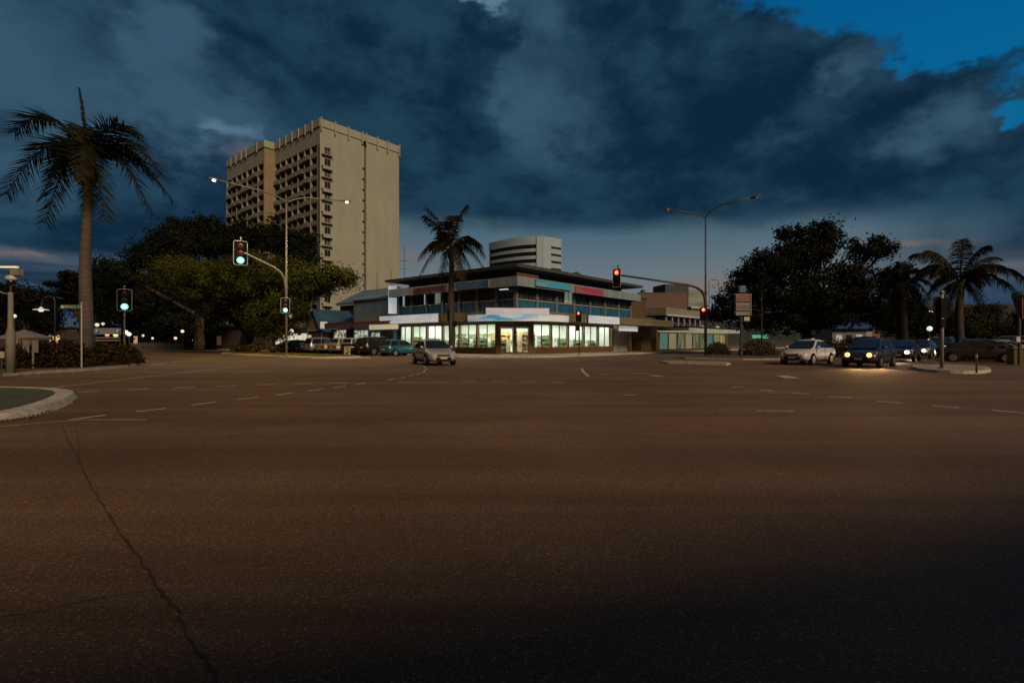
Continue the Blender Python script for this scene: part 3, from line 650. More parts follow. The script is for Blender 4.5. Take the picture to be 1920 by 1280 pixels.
# ---------------------------------------------------------------- curved white office block far behind
YW = 230.
wt = thing('office_block', 'white office block with a curved striped front far behind the corner shop', 'building', (P(1018,640,YW).x, YW, 0), 0)
zz = lambda py: CH+(HY-py)*YW/F
arc = []
for i in range(15):
    s = i/14; x = -24.7*(1-s); y = 16*(1-s)**1.9; arc.append((x, y))
back = [(9.2, 30), (-24.7, 40)]
outline = arc+[(8.8, 7)]+back
ZB = zz(449)+1.0
m = MB(); m.prism(outline, 0, ZB-.5); m.build('core', M('office_glazing', (.008, .008, .014), .35, var=.3, scale=.4), wt)
m = MB()
def band(mb, z0, z1, mi=0):
    off = [(x*1.0-.25*(i < 14), y-.35) for i, (x, y) in enumerate(arc)]
    for i in range(14):
        (x0, y0), (x1, y1) = off[i], off[i+1]
        mb.add([(x0,y0,z0),(x1,y1,z0),(x1,y1,z1),(x0,y0,z1),(x0,y0+.5,z0),(x1,y1+.5,z0),(x1,y1+.5,z1),(x0,y0+.5,z1)], [(0,1,2,3),(4,7,6,5),(3,2,6,7),(0,4,5,1)], mi)
OFW = M('office_white_panel', (.25, .35, .48), .7, var=.06, scale=.3)
fh = 3.25; wins = []
band(m, ZB-3.2, ZB+.4)
for k in range(12):
    z1 = ZB-3.2-fh*k-1.75; band(m, z1-(fh-1.75), z1)
m.box((-2.9, -.6, 0), (.1, .3, ZB+.4))
# flank wall with slots
fx = [(0.1, -.6), (8.9, 6.6)]
dv = Vector((8.8, 7.2, 0)); dl = dv.length; dvn = dv.normalized(); MT = Matrix.Translation((.1, -.6, 0))@Matrix.Rotation(math.atan2(dv.y, dv.x), 4, 'Z')
m.box((0, -.1, 0), (dl, .3, ZB+.4), 0, MT)
m.build('wall', OFW, wt)
for k in range(12):
    z1 = ZB-3.6-fh*k
    q = MB(); q.box((dl*.42, -.16, z1-1.0), (dl*.98, -.102, z1), 0, MT); q.build('window', HGLASS, wt)
m = MB(); m.box((-16, 14, ZB-.5), (-4, 24, ZB+2.4)); m.build('plant_room', M('plant_room_grey', (.1, .12, .14), .7), wt)

# ---------------------------------------------------------------- corner shop building
sh = thing('corner_shop', 'two storey corner shop with blue panels upstairs and brightly lit ground floor windows', 'shop building', S0, GA)
LX, LY, CUT = 23.1, 18.3, 2.6
BX, BY = LX/7, LY/7
# upper storey
m = MB(); m.box((.35, .35, 4.15), (LX, LY, 7.0), 0); m.box((.9, .9, 7.0), (LX-1, LY-1, 8.32), 1)
m.prism([(CUT+.2, .35), (LX-5, .35), (LX-5, LY-.3), (.35, LY-.3), (.35, CUT+.2)], 3.55, 4.14, 2)
m.build('upper_wall', [POSTM, DKCLAD, WHITEW], sh)
m = MB(); m.box((-1.0, -1.0, 8.32), (LX+1.2, LY+1.0, 8.5)); m.box((-1.05, -1.05, 8.5), (LX+1.25, LY+1.05, 8.6))
m.build('roof', M('roof_sheet', (.05, .065, .08), .7, var=.2), sh)
m = MB(); m.box((-.95, -.95, 6.55), (LX+.75, -.75, 7.45)); m.box((-.95, -.75, 6.55), (-.75, LY+.4, 7.45)); m.box((-.75, -.75, 6.95), (LX+.7, .3, 7.02)); m.box((-.75, .3, 6.95), (.3, LY+.4, 7.02))
m.box((LX+.55, -.75, 6.55), (LX+.75, 1.2, 7.45)); m.box((-.75, LY+.2, 6.55), (1.2, LY+.4, 7.45))
m.build('fascia_band', GREYB, sh)
def upper_bay(axis, i, n, lit=None):
    L = LX if axis == 'x' else LY; b = L/n; a0, a1 = i*b+.16, (i+1)*b-.16
    bx = (lambda a, z0, z1, d0, d1, c, mb, mi: mb.box((a, d0, z0), (c, d1, z1), mi)) if axis == 'x' else (lambda a, z0, z1, d0, d1, c, mb, mi: mb.box((d0, a, z0), (d1, c, z1), mi))
    w = MB(); bx(a0, 5.5, 6.92, .22, .34, a1, w, 0)
    if lit: bx(a0+(a1-a0)*lit[0], 5.55, 6.85, .21, .219, a0+(a1-a0)*lit[1], w, 2)
    mid = (a0+a1)/2
    for q in (mid, a0+(a1-a0)*.25, a0+(a1-a0)*.75): bx(q-.02, 5.5, 6.92, .17, .208, q+.02, w, 1)
    wo = w.build('upper_window', [CURTB, SILL if False else POSTM, M('lit_upper_pane', (.2, .25, .18), .3, emit=(.5, .62, .42), es=.25) if not (lit and len(lit) > 2) else M('lit_blue_pane', (.2, .3, .4), .3, emit=(.45, .65, .85), es=.4)], sh)
    p = MB(); bx(a0, 4.2, 5.4, .2, .34, a1, p, 0); p.build('spandrel_panel', BLUEP, wo)
    s = MB(); bx(a0, 5.4, 5.47, .1, .3, a1, s, 0); s.build('sill', SILL, wo)
for i in range(7):
    upper_bay('x', i, 7, lit={2: (.5, 1.0)}.get(i)); upper_bay('y', i, 7, lit={4: (.15, .55), 5: (.05, .2, 1), 6: (.6, .75, 1)}.get(i))
for i in range(8):
    q = MB(); x = min(LX-.16, max(.16, i*BX)); q.box((x-.16, .0, 4.15), (x+.16, .345, 7.0)); q.build('post', POSTM, sh)
    if i:
        q = MB(); y = min(LY-.16, i*BY); q.box((.0, y-.16, 4.15), (.345, y+.16, 7.0)); q.build('post', POSTM, sh)
# awning with chamfered corner
m = MB(); AW = 2.9
ao = [(-AW, LY+3.6), (-AW, .9), (.9, -AW), (LX+6.2, -AW), (LX+6.2, .34), (.34, .34), (.34, LY+3.6)]
m.prism(ao, 3.5, 3.62, 1)
for (a, b) in zip(ao[:4], ao[1:4]):
    a, b = Vector((*a, 0)), Vector((*b, 0)); d = (b-a).normalized(); n = Vector((d.y, -d.x, 0)); n = n if n.dot(Vector((-1, -1, 0))) > 0 else -n
    m.add([a+Vector((0,0,3.3)), b+Vector((0,0,3.3)), b+Vector((0,0,4.16)), a+Vector((0,0,4.16)), a-n*.15+Vector((0,0,3.3)), b-n*.15+Vector((0,0,3.3)), b-n*.15+Vector((0,0,4.16)), a-n*.15+Vector((0,0,4.16))], [(0,1,2,3),(4,7,6,5),(3,2,6,7),(0,4,5,1),(0,3,7,4),(1,5,6,2)], 0)
m.add([(LX+6.2,-AW,3.3),(LX+6.2,.3,3.3),(LX+6.2,.3,4.16),(LX+6.2,-AW,4.16)], [(0,1,2,3)], 0)
m.add([(p[0], p[1], 4.0) for p in ao], [tuple(range(len(ao)))], 0)
m.build('awning', [TAN, M('soffit_cream', (.42, .38, .24), .8, var=.1)], sh)
# ground floor frame, interior and glazing
m = MB(); m.box((-.0, CUT, .14), (.3, LY, .75), 0); m.box((CUT, 0, .14), (LX-5, .3, .75), 0)
m.box((0, CUT, 3.15), (.3, LY, 3.5), 1); m.box((CUT, 0, 3.15), (LX-5, .3, 3.5), 1)
m.build('base_wall', [BASEW, BROWNP], sh)
def gf_bay(axis, a0, a1, z0=.75):
    w = MB(); g = .12
    bx = (lambda a, c, z0, z1, d0, d1, mi: w.box((a, d0, z0), (c, d1, z1), mi)) if axis == 'x' else (lambda a, c, z0, z1, d0, d1, mi: w.box((d0, a, z0), (d1, c, z1), mi))
    bx(a0-.1, a0+.1, z0, 3.15, -.02, .3, 0)
    bx(a0+.1, a1-.1, z0, z0+.07, .02, .26, 0); bx(a0+.1, a1-.1, 3.08, 3.15, .02, .26, 0)
    bx((a0+a1)/2-.025, (a0+a1)/2+.025, z0+.07, 3.08, .08, .2, 0)
    o = w.build('shop_window', BROWNP, sh)
    p = MB(); 
    if axis == 'x': p.add([(a0+.1,.15,z0+.05),(a1-.1,.15,z0+.05),(a1-.1,.15,3.1),(a0+.1,.15,3.1)], [(0,1,2,3)])
    else: p.add([(.15,a0+.1,z0+.05),(.15,a1-.1,z0+.05),(.15,a1-.1,3.1),(.15,a0+.1,3.1)], [(0,3,2,1)])
    p.build('pane', SHOPGLASS, o)
ys = [CUT+(LY-CUT)*i/6 for i in range(7)]; xs = [CUT+(LX-5-CUT)*i/5 for i in range(6)]
for i in range(6): gf_bay('y', ys[i], ys[i+1])
for i in range(5): gf_bay('x', xs[i], xs[i+1])
# entrance set in the chamfer
dv = Vector((CUT, -CUT, 0)); CL = dv.length; MC = Matrix.Translation((0, CUT, 0))@Matrix.Rotation(math.atan2(dv.y, dv.x), 4, 'Z')
m = MB()
for a, b in ((0, .42), (CL/2-.12, CL/2+.12), (CL-.42, CL)): m.box((a, 0, .14), (b, .3, 3.5), 0, MC)
m.box((.42, .02, 2.78), (CL/2-.12, .28, 3.5), 0, MC); m.box((CL/2+.12, .02, 2.78), (CL-.42, .28, 3.5), 0, MC)
m.build('entrance_frame', BROWNP, sh)
for k, (a, b) in enumerate(((.44, CL/2-.14), (CL/2+.14, CL-.44))):
    d = MB()
    for (q, r_) in ((a, a+.08), (b-.08, b)): d.box((q, .1, .16), (r_, .17, 2.76), 0, MC)
    d.box((a+.08, .1, .16), (b-.08, .17, .36), 0, MC); d.box((a+.08, .1, 2.66), (b-.08, .17, 2.76), 0, MC)
    do = d.build('door', BROWNP, sh)
    g = MB(); g.add([MC@Vector(p) for p in ((a+.08,.13,.36),(b-.08,.13,.36),(b-.08,.13,2.66),(a+.08,.13,2.66))], [(0,1,2,3)]); g.build('pane', SHOPGLASS, do)
    hx = b-.16 if k == 0 else a+.16
    h = MB(); h.tube([MC@Vector((hx, .04, .9)), MC@Vector((hx, .04, 1.6))], .025, 8); h.build('handle', STEEL, do)
    if k == 1:
        ang = math.atan2(dv.y, dv.x); pos = MC@Vector(((a+b)/2+.25, .09, 1.75))
        text_mb('65', .62, BLACK, 'door_number', do, pos, (R(90), 0, ang))
# interior shell
m = MB(); m.box((.4, CUT, .1), (9.0, LY-.3, .16), 1); m.box((CUT, .4, .09), (LX-5.1, 9, .155), 1)
m.box((8.5, 7.5, .16), (8.8, LY-.3, 3.5), 0); m.box((8.5, 7.2, .16), (LX-5.1, 7.5, 3.5), 0); m.box((.4, LY-.3, .16), (8.5, LY-.1, 3.5), 0); m.box((LX-5.2, .3, .16), (LX-5, 7.2, 3.5), 0)
m.build('interior_wall', [WHITEW, M('shop_floor', (.3, .26, .18), .4, var=.15)], sh)
for k, (x0, y0, x1, y1) in enumerate(((.5, 3, 1.6, 17.3), (4.4, 4, 6.6, 17.3), (3, .5, 17.4, 1.6), (7.2, 4.4, 17.4, 6.0))):
    q = MB(); q.box((x0, y0, 3.42), (x1, y1, 3.5)); q.build('ceiling_light', PANEL, sh)
q = MB(); q.box((1.6, 1.6, 3.38), (3.6, 3.6, 3.5)); q.build('ceiling_light', PANELW, sh)
q = MB()
for k in range(9): q.lathe([(.09, 3.44), (.09, 3.5)], 12, c=(-1.6, 1.5+2.2*k, 0)); q.lathe([(.09, 3.44), (.09, 3.5)], 12, c=(2.2+2.5*k, -1.6, 0))
q.build('awning_downlight', M('downlight', (.8, .8, .6), .4, emit=(1, .92, .7), es=30.), sh)
q = MB(); q.lathe([(.55, 8.6), (.55, 8.8), (.45, 9.05), (.2, 9.2), (.05, 9.24)], 18, c=(11.5, .8, 0)); q.build('roof_vent', DARKSTEEL, sh, smooth=True)
# right end of the ground floor: recessed pale bay then brown wall
m = MB(); m.box((LX-4.9, 1.6, .14), (LX+5.8, 2.0, 3.5), 0); m.box((LX-5, -.02, .14), (LX-4.6, .3, 3.5), 1); m.box((LX-1.3, -.5, .14), (LX-.9, -.1, 3.5), 1); m.box((LX+3, .1, .14), (LX+6, 1.6, 3.5), 1)
m.build('side_wall', [WHITEW, BROWNP], sh)
q = MB(); q.box((LX-4.3, 1.5, .8), (LX-2.2, 1.58, 3.1)); q.build('lit_panel', M('pale_lit_panel', (.5, .55, .5), .6, emit=(.75, .85, .8), es=.35), sh)
q = MB(); q.box((LX-3.6, 1.42, 1.0), (LX-2.6, 1.49, 2.2)); q.build('cash_machine', M('machine_green', (.05, .1, .07), .4), sh)
# shelves in the windows
def shelf(label, x, y, rz, L, H, goods):
    t = thing('display_shelf', label, 'shelf', SL(x, y, .16), GA+rz, 'display shelves inside the corner shop'); fr = MB(); gd = MB()
    fr.box((-L/2, .28, 0), (L/2, .32, H))
    n = max(2, int(H/.42))
    for k in range(n):
        z = .1+k*H/n; fr.box((-L/2, -.2, z-.03), (L/2, .28, z)); xx = -L/2
        while xx < L/2-.1:
            w = rng.uniform(.08, .26); h = rng.uniform(.14, H/n-.06)
            if rng.random() < .88: gd.box((xx, -.18+rng.random()*.1, z), (min(L/2, xx+w-.015), .2, z+h))
            xx += w
    for x_ in (-L/2, L/2-.03): fr.box((x_, -.2, 0), (x_+.03, .28, H))
    fr.build('frame', WHITEW, t); gd.build('goods', goods, t)
for i in range(6):
    yc = (ys[i]+ys[i+1])/2
    shelf('low goods shelf behind the %s lit window left of the shop door' % ('first', 'second', 'third', 'fourth', 'fifth', 'sixth')[i], 2.0, yc, R(-90), 2.2, (1.5, 1.7, 1.55, 1.4, 1.6, 1.75)[i], GOODS)
for i in range(5):
    xc = (xs[i]+xs[i+1])/2
    shelf('goods shelf behind the %s lit window right of the shop door' % ('first', 'second', 'third', 'fourth', 'fifth')[i], xc, 2.0, 0, 2.3, (2.3, 1.9, 1.6, 1.5, 1.4)[i], GOODS if i else GOODS2)
shelf('warm lit goods shelf seen through the left door leaf', 3.1, 4.6, R(-45), 1.9, 2.3, GOODS2); shelf('warm lit goods shelf seen through the right door leaf', 4.8, 3.0, R(-45), 1.9, 2.3, GOODS2)
for i in range(4): shelf(('tall wall shelf at the back left of the shop', 'second tall wall shelf from the back left', 'third tall wall shelf from the back left', 'tall wall shelf at the back corner of the shop')[i], 8.1, 8.7+2.4*i, R(-90), 2.2, 2.2, GOODS)
# signs fixed on the shop
def board(name, label, a, b, z0, z1, mat, th=.12, out=.03, n=None, frame=None):
    """flat sign between local points a and b of the corner shop, standing proud towards the street"""
    A, B = SL(*a), SL(*b); d = (B-A); L = d.length; t = thing(name, label, 'sign', A.lerp(B, .5)+Vector((0, 0, z0)), math.atan2(d.y, d.x))
    q = MB(); q.box((-L/2, -th-out, 0), (L/2, -out, z1-z0)); q.build('panel', mat, t)
    e = MB(); g = .05
    for lo, hi in (((-L/2-g, -th-out-.01, -g), (L/2+g, -out, 0)), ((-L/2-g, -th-out-.01, z1-z0), (L/2+g, -out, z1-z0+g)), ((-L/2-g, -th-out-.01, 0), (-L/2, -out, z1-z0)), ((L/2, -th-out-.01, 0), (L/2+g, -out, z1-z0))): e.box(lo, hi)
    e.build('edge_trim', frame or STEEL, t); return t
board('shop_sign', 'long pale lit sign on the awning left of the middle palm', (-AW, 17.5), (-AW, 7.6), 3.34, 4.2, SIGNW)
board('shop_sign', 'white sign with blue end on the awning right of the red signal', (7.9, -AW), (14.4, -AW), 3.3, 4.1, SIGNW, frame=M('blue_trim', (.02, .12, .3), .5))
board('shop_sign', 'tall pale upper sign above the shop entrance', (-AW+.0, 1.2), (.9+.3, -AW), 3.8, 4.45, SIGNPALE, out=.3)
# rounded blue and white lightbox wrapped round the chamfer
t = thing('wave_sign', 'wide curved blue and white lit sign over the shop door', 'sign', SL(-1.4, -1.4, 3.25), GA); q = MB()
pl = [(-1.75, 4.6), (-1.9, 3.4), (-1.8, 2.4), (-1.3, 1.1), (-.1, -.1), (1.1, -1.3), (2.4, -1.8), (3.8, -1.9), (5.4, -1.75)]
for i in range(len(pl)-1):
    (x0, y0), (x1, y1) = pl[i], pl[i+1]; d = Vector((x1-x0, y1-y0, 0)).normalized(); nn = Vector((-d.y, d.x, 0))*.12
    a, b = Vector((x0, y0, .0)), Vector((x1, y1, .0)); u_ = Vector((0, 0, .62))
    q.add([a-nn, b-nn, b-nn+u_, a-nn+u_, a+nn, b+nn, b+nn+u_, a+nn+u_], [(0,1,2,3),(4,7,6,5),(3,2,6,7),(0,4,5,1)])
q.build('panel', SIGNB, t)
board('shop_sign', 'cyan streaked sign on the grey band right of the corner', (1.7, -.95), (7.5, -.95), 6.75, 7.3, CYANS)
board('shop_sign', 'red streaked sign on the grey band right of the cyan one', (8.6, -.95), (14.2, -.95), 6.6, 7.25, REDS)
board('shop_sign', 'orange and white sign under the roof eave right of the corner', (.9, .85), (4.4, .85), 7.5, 8.1, ORNS)
board('shop_sign', 'dark blue sign on the shaded grey band left of the corner', (-.95, 7.2), (-.95, 2.6), 6.7, 7.3, BLUES)
board('shop_sign', 'dull red sign on the shaded grey band behind the palm crown', (-.95, 14), (-.95, 8.8), 6.65, 7.25, M('dull_red_sign', (.07, .02, .022), .6, var=.4))
board('shop_sign', 'small white lightbox under the right end of the tan awning', (15.5, -2.2), (20.2, -2.2), 2.62, 3.22, SIGNW)
t = thing('security_light', 'short white tube light under the grey band left of the corner', 'light', SL(-.3, 1.3, 6.35), GA); q = MB(); q.box((-.1, -.5, 0), (.1, .5, .08)); q.build('tube', M('tube_white', (.8, .8, .8), .4, emit=(1, 1, 1), es=.6), t); q = MB(); q.box((-.12, -.55, .08), (.12, .55, .14)); q.box((-.04, -.04, .14), (.04, .04, .6)); q.build('bracket', STEEL, t)

# ---------------------------------------------------------------- buildings left of the corner shop
b = thing('parapet_shop', 'blue grey rendered shop with a plain parapet left of the corner shop', 'shop building', SL(0, LY+.6), GA)
m = MB(); m.box((0, 0, 0), (14, 8.6, 6.6)); m.prism([(-.2, -.1), (14, -.1), (14, 8.8), (-.2, 8.8)], 6.6, 6.78)
m.add([(-.2, -.1, 6.78), (-.2, 8.8, 6.78), (3, 8.8, 7.7), (3, -.1, 7.2), (14, 8.8, 7.7), (14, -.1, 7.2)], [(0,1,2,3),(3,2,4,5)])
m.build('wall', M('blue_grey_render', (.1, .165, .27), .85, var=.12, scale=.6), b)
m = MB(); m.box((-3.2, -3.5, 3.45), (-.02, 10, 3.55), 1); m.box((-3.3, -3.5, 3.0), (-3.2, 10, 3.55), 0); m.box((-3.32, -3.5, 3.55), (-.02, 10, 3.68), 2); m.box((-3.32, 3.4, 3.0), (-3.305, 3.9, 3.55), 2)
m.build('awning', [M('mauve_fascia', (.08, .06, .075), .7, var=.2), SIGNPALE, M('red_trim', (.1, .012, .012), .6, var=.2)], b)
for i, (y0, y1, z0, z1, mt) in enumerate(((.4, 2.4, .2, 2.9, 0), (2.9, 4.6, .9, 2.5, 1), (5.4, 8.4, .5, 2.8, 2))):
    q = MB(); q.box((-.06, y0, z0), (-.003, y1, z1), 0); q.box((-.1, y0-.08, z1), (-.004, y1+.08, z1+.1), 1); q.box((-.1, (y0+y1)/2-.03, z0), (-.061, (y0+y1)/2+.03, z1), 1)
    q.build('shop_window', [(M('brown_shop_front', (.05, .03, .018), .6, var=.4, scale=1.5), ramp_mat('lit_shop_window', [(.4, (.1, .09, .04)), (.5, (.4, .42, .3)), (.65, (.6, .62, .55))], 2.2, (1, 1, 1), es=.75), MATS['lit_shop_window'])[i], BROWNP], b)
board('lightbox_sign', 'long cream lightbox hanging below the awning beside the corner shop', (-3.35, 18.9), (-3.35, 13.5), 2.72, 3.28, M('cream_lightbox', (.4, .38, .26), .5, emit=(1, .95, .66), es=.26, var=.15, scale=.8, stretch=(1, 1, .3)), out=.0, frame=M('red_trim', (.1, .012, .012)))
# white blade sign
A = P(736, 588, 60.6); t = thing('blade_sign', 'tall white vertical blade sign where the corner shop meets the blue grey shop', 'sign', (A.x, A.y, A.z), R(20))
q = MB(); q.box((-.48, -.12, 0), (.48, .12, 3.3)); q.build('panel', M('blade_white', (.42, .42, .46), .5, emit=(.75, .9, 1), es=.38, var=.06), t); q = MB(); q.box((.2, .1, .5), (.3, 1.2, .6)); q.box((.2, .1, 2.7), (.3, 1.2, 2.8)); q.build('bracket', STEEL, t)
def antenna(label, px, Yb, z0, z1, bars):
    t = thing('tv_antenna', label, 'antenna', (P(px, 640, Yb).x, Yb, z0)); q = MB(); q.tube([(0, 0, 0), (0, 0, z1-z0)], .03, 6); q.build('mast', DARKSTEEL, t); q = MB()
    for h, w in bars: q.tube([(-w, 0, h), (w, .1, h)], .02, 5); [q.tube([(-w+2*w*k/4, -.3, h), (-w+2*w*k/4, .35, h)], .012, 4) for k in range(5)]
    q.build('aerial', DARKSTEEL, t)
antenna('tall tv antenna with cross bars between the hotel and the middle palm', 758, 63, 8.3, P(758, 462, 63).z, ((2.0, .45), (3.0, .6)))
antenna('thin aerial mast in front of the hotel gable', 707, 66, 7.0, P(707, 512, 66).z, ((1.5, .1),))
antenna('thin aerial mast beside the hotel right edge', 733.5, 63, 7.2, P(733.5, 508, 63).z, ((1.5, .1),))
# dark blue building and steep gabled hut behind
b = thing('blue_hall', 'dark blue building with pale eave between the gabled porch and the grey parapet', 'building', SL(3.5, 27.6), GA)
m = MB(); m.box((0, 0, 0), (12, 9, 6.6)); m.box((-3.3, .9, 0), (-.0, 6.4, 3.3)); q = MB(); q.box((-3.38, 2.0, .4), (-3.303, 4.9, 2.9)); q.build('shop_window', MATS['lit_shop_window'], b); q = MB(); q.box((-4.2, .9, 3.0), (-3.3, 6.4, 3.2)); q.build('canopy', M('cream_trim', (.25, .2, .12), .7), b); m.build('wall', M('navy_cladding', (.012, .022, .05), .7, var=.25, scale=1.2, stretch=(2, 2, .2)), b)
m = MB(); m.add([(-.4,-.1,6.6),(-.4,9.4,6.6),(4,9.4,8.8),(4,-.1,8.8),(-.4,-.1,6.95),(-.4,9.4,6.95),(4,9.4,9.15),(4,-.1,9.15)], [(0,1,2,3),(4,7,6,5),(0,4,5,1),(3,2,6,7),(0,3,7,4),(1,5,6,2)]); m.build('roof', M('pale_blue_roof', (.09, .14, .22), .6, var=.2, stretch=(.2, 3, 1)), b)
b = thing('gabled_porch_building', 'small steep gabled building with a blue roof and tan gable under the olive tree', 'building', SL(-2.0, 34.0), GA)
m = MB(); m.add([(0,-1.75,3.0),(0,1.75,3.0),(0,0,5.5)], [(0,2,1)], 0); m.box((-.05, -1.9, 2.8), (0, 1.9, 3.0), 1); m.box((6, -6, 0), (6.3, 6, 3.2), 0); m.box((.0, -1.9, 2.8), (8, -1.7, 3.0), 1)
m.build('wall', [M('tan_gable', (.17, .12, .07), .85, var=.12), M('cream_trim', (.25, .2, .12), .7)], b)
BR = M('blue_roof_sheet', (.012, .045, .1), .55, var=.3, scale=1.0, stretch=(.3, 4, .3))
m = MB()
for s in (-1, 1): m.add([(-.25, s*2.15, 2.7), (9, s*2.15, 2.7), (9, 0, 5.75), (-.25, 0, 5.75), (-.25, s*2.0, 2.66), (9, s*2.0, 2.66), (9, 0, 5.55), (-.25, 0, 5.55)], [(0,1,2,3),(4,7,6,5),(0,3,7,4),(0,4,5,1)])
m.add([(2, -1.5, 3.6), (2, -7, 3.6), (8, -7, 6.4), (8, -1.5, 6.4)], [(0,1,2,3)])
m.build('roof', BR, b)
q = MB(); q.box((.02, -1.95, .0), (.14, -1.83, 2.8)); q.build('post', SILL, b); q = MB(); q.box((.02, 1.83, .0), (.14, 1.95, 2.8)); q.build('post', SILL, b)
t = thing('lantern_sign', 'small square white lit sign at the eave of the gabled porch', 'sign', P(607, 616, 66.5)); q = MB(); q.box((-.42, -.1, 0), (.42, .1, .9)); q.build('panel', M('lantern_white', (.4, .4, .4), .5, emit=(.95, .95, 1), es=.2), t); q = MB(); q.box((-.46, -.06, .9), (.46, .06, .96)); q.build('cap', DARKSTEEL, t)
b = thing('arcade_building', 'low arcade with bright lit columns under the olive tree', 'building', SL(-.5, 40.5), GA)
m = MB(); m.box((0, -3, 0), (.3, 8.5, .9), 0); m.box((0, -3, 2.7), (6, 8.5, 3.3), 1); m.box((3, -3, 0), (3.3, 8.5, 2.7), 0); m.build('wall', [BASEW, DKCLAD], b)
for k in range(8):
    q = MB(); q.box((-.05, -2.6+1.35*k, .9), (.25, -1.9+1.35*k+.3*(k % 3), 2.3+.25*(k % 2))); q.build('lit_column', M('lit_column_glass', (.5, .5, .42), .5, emit=(1, .95, .72), es=.5, var=.3, scale=1.5), b)
for px, py, r_ in ((516, 625, .32), (545, 621, .4), (528, 620, .22)):
    p = P(px, py, 72); t = thing('globe_light', {516: 'small lit lamp left of the lamp pole under the olive tree', 545: 'bright round lamp right of the lamp pole under the olive tree', 528: 'dim yellow lamp hanging behind the lamp pole'}[px], 'light', p)
    q = MB(); q.lathe([(.03, -r_), (r_*.7, -r_*.7), (r_, 0), (r_*.7, r_*.7), (.03, r_)], 14); q.build('globe', M('globe_glow', (.9, .9, .7), .4, emit=(1, .95, .7), es=.9), t, smooth=True); q = MB(); q.tube([(0, 0, r_), (0, 0, r_+.5)], .02, 6); q.build('stem', DARKSTEEL, t)

# ---------------------------------------------------------------- buildings right of the corner shop
b = thing('brown_side_building', 'brown clad upper wall just right of the corner shop', 'building', SL(LX+1, 2), GA)
m = MB(); m.box((0, 0, 3.6), (7.4, 10, 7.4)); m.box((0, .6, 0), (7.4, 10, 3.6)); m.build('wall', M('brown_cladding', (.07, .045, .022), .8, var=.2, scale=.9, stretch=(3, 3, .2)), b)
m = MB(); m.box((-.1, -.1, 7.4), (7.5, 10.1, 7.6)); m.build('coping', DARKSTEEL, b)
b = thing('mauve_parapet_building', 'plain mauve parapet building behind the white verandah', 'building', (P(1245,640,84).x, 84, 0), R(6))
PINK = M('mauve_render', (.105, .07, .072), .9, var=.06, scale=.3)
m = MB(); m.box((-4.3, 0, 0), (3.9, 10, 9.3), 0); m.box((-4.5, .6, 0), (-4.3, 9, 8.9), 0); m.box((-4.35, -.06, 9.3), (3.95, .2, 9.42), 1); m.build('wall', [PINK, DARKSTEEL], b)
q = MB(); q.box((-4.2, -.12, 5.9), (-.8, -.003, 6.5)); q.build('sign_panel', M('blue_wall_sign', (.04, .07, .16), .7, var=.3, stretch=(.3, 1, 2)), b)
b = thing('white_verandah', 'white fascia verandah with posts and dark glass right of the corner shop', 'verandah', SL(31.5, -1), GA)
m = MB(); m.box((0, 0, 5.1), (15.5, 5, 6.2), 0); m.box((-.2, -.25, 5.0), (15.7, 0, 5.25), 1); m.box((.3, 1.0, 3.4), (15.2, 1.2, 5.1), 2); m.box((0, 0, 3.2), (15.5, 5, 3.4), 3); m.build('fascia', [M('verandah_grey', (.17, .17, .165), .7, var=.2, scale=.5, stretch=(.3, .3, 2)), SILL, HGLASS, BROWNP], b)
for k in range(8): q = MB(); q.box((.1+2.15*k, .02, 3.4), (.25+2.15*k, .17, 5.0)); q.build('post', SILL, b)
m = MB()
for k in range(7): m.tube([(.3+2.15*k, .1, 4.3), (2.2+2.15*k, .1, 3.6)], .03, 5)
m.build('brace', SILL, b)
b = thing('dark_parapet_building', 'dark building with a white coping behind the right hand signal pole', 'building', (P(1312,640,92).x, 92, 0), R(30))
m = MB(); m.box((-2.2, 0, 0), (6.5, 8, 7.3), 0); m.box((-2.3, -.1, 7.3), (6.6, 8.1, 7.6), 1); m.build('wall', [DKCLAD, SILL], b)
for k in range(4): q = MB(); q.box((-1.4+1.9*k, -.08, 2.8), (-.5+1.9*k, -.003, 4.2)); q.build('window', SIGNPALE if k % 2 else HGLASS, b)
b = thing('glass_building', 'pale glassy building rising behind the mauve parapet', 'building', (P(1305,640,118).x, 118, 0), R(18))
m = MB(); m.box((-2.8, 0, 0), (3.2, 10, 13.2)); m.build('wall', ramp_mat('pale_glazing', [(.3, (.1, .12, .14)), (.5, (.2, .24, .27)), (.7, (.26, .3, .32))], .35, (.4, .4, 2.2), rough=.25), b)
m = MB()
for k in range(5): m.box((-2.85, -.06, 2.2+2.6*k), (3.25, 0, 2.35+2.6*k))
m.build('glazing_bar', STEEL, b)
b = thing('dark_rooftop_plant', 'dark louvred rooftop block behind the mauve parapet', 'building', (P(1268,640,112).x, 112, 0), R(10))
m = MB(); m.box((-2.6, 0, 0), (2.9, 6, 13.9)); [m.box((-2.65, -.08, 11.6+.45*k), (2.95, 0, 11.75+.45*k)) for k in range(5)]; m.build('wall', DKCLAD, b)
m = MB(); m.box((-6, 2, 10.5), (-2.6, 5, 12.0)); m.lathe([(.9, -3.2), (.9, -2.6)], 14, axis='x', c=(-3.5, 3, 12.0)); m.build('plant', M('plant_blue', (.05, .06, .09), .7), b)
t = thing('roof_frame', 'thin steel goalpost frame on the roof right of the twin armed lamp', 'frame', (P(1342,640,100).x, 100, 7.5)); q = MB(); q.tube([(-1.3, 0, 0), (-1.3, 0, 5.5)], .06, 6); q.tube([(.9, 0, 0), (.9, 1, 6.0)], .06, 6); q.tube([(-.9, 0, 5.9), (.9, 1, 6.0)], .06, 6); q.tube([(-3, 0, 3.6), (-1.3, 0, 3.5)], .05, 6); q.build('bar', DARKSTEEL, t)
b = thing('awning_shops', 'row of low shops with glowing curved awnings right of the corner shop', 'shop building', SL(31, 0), GA)
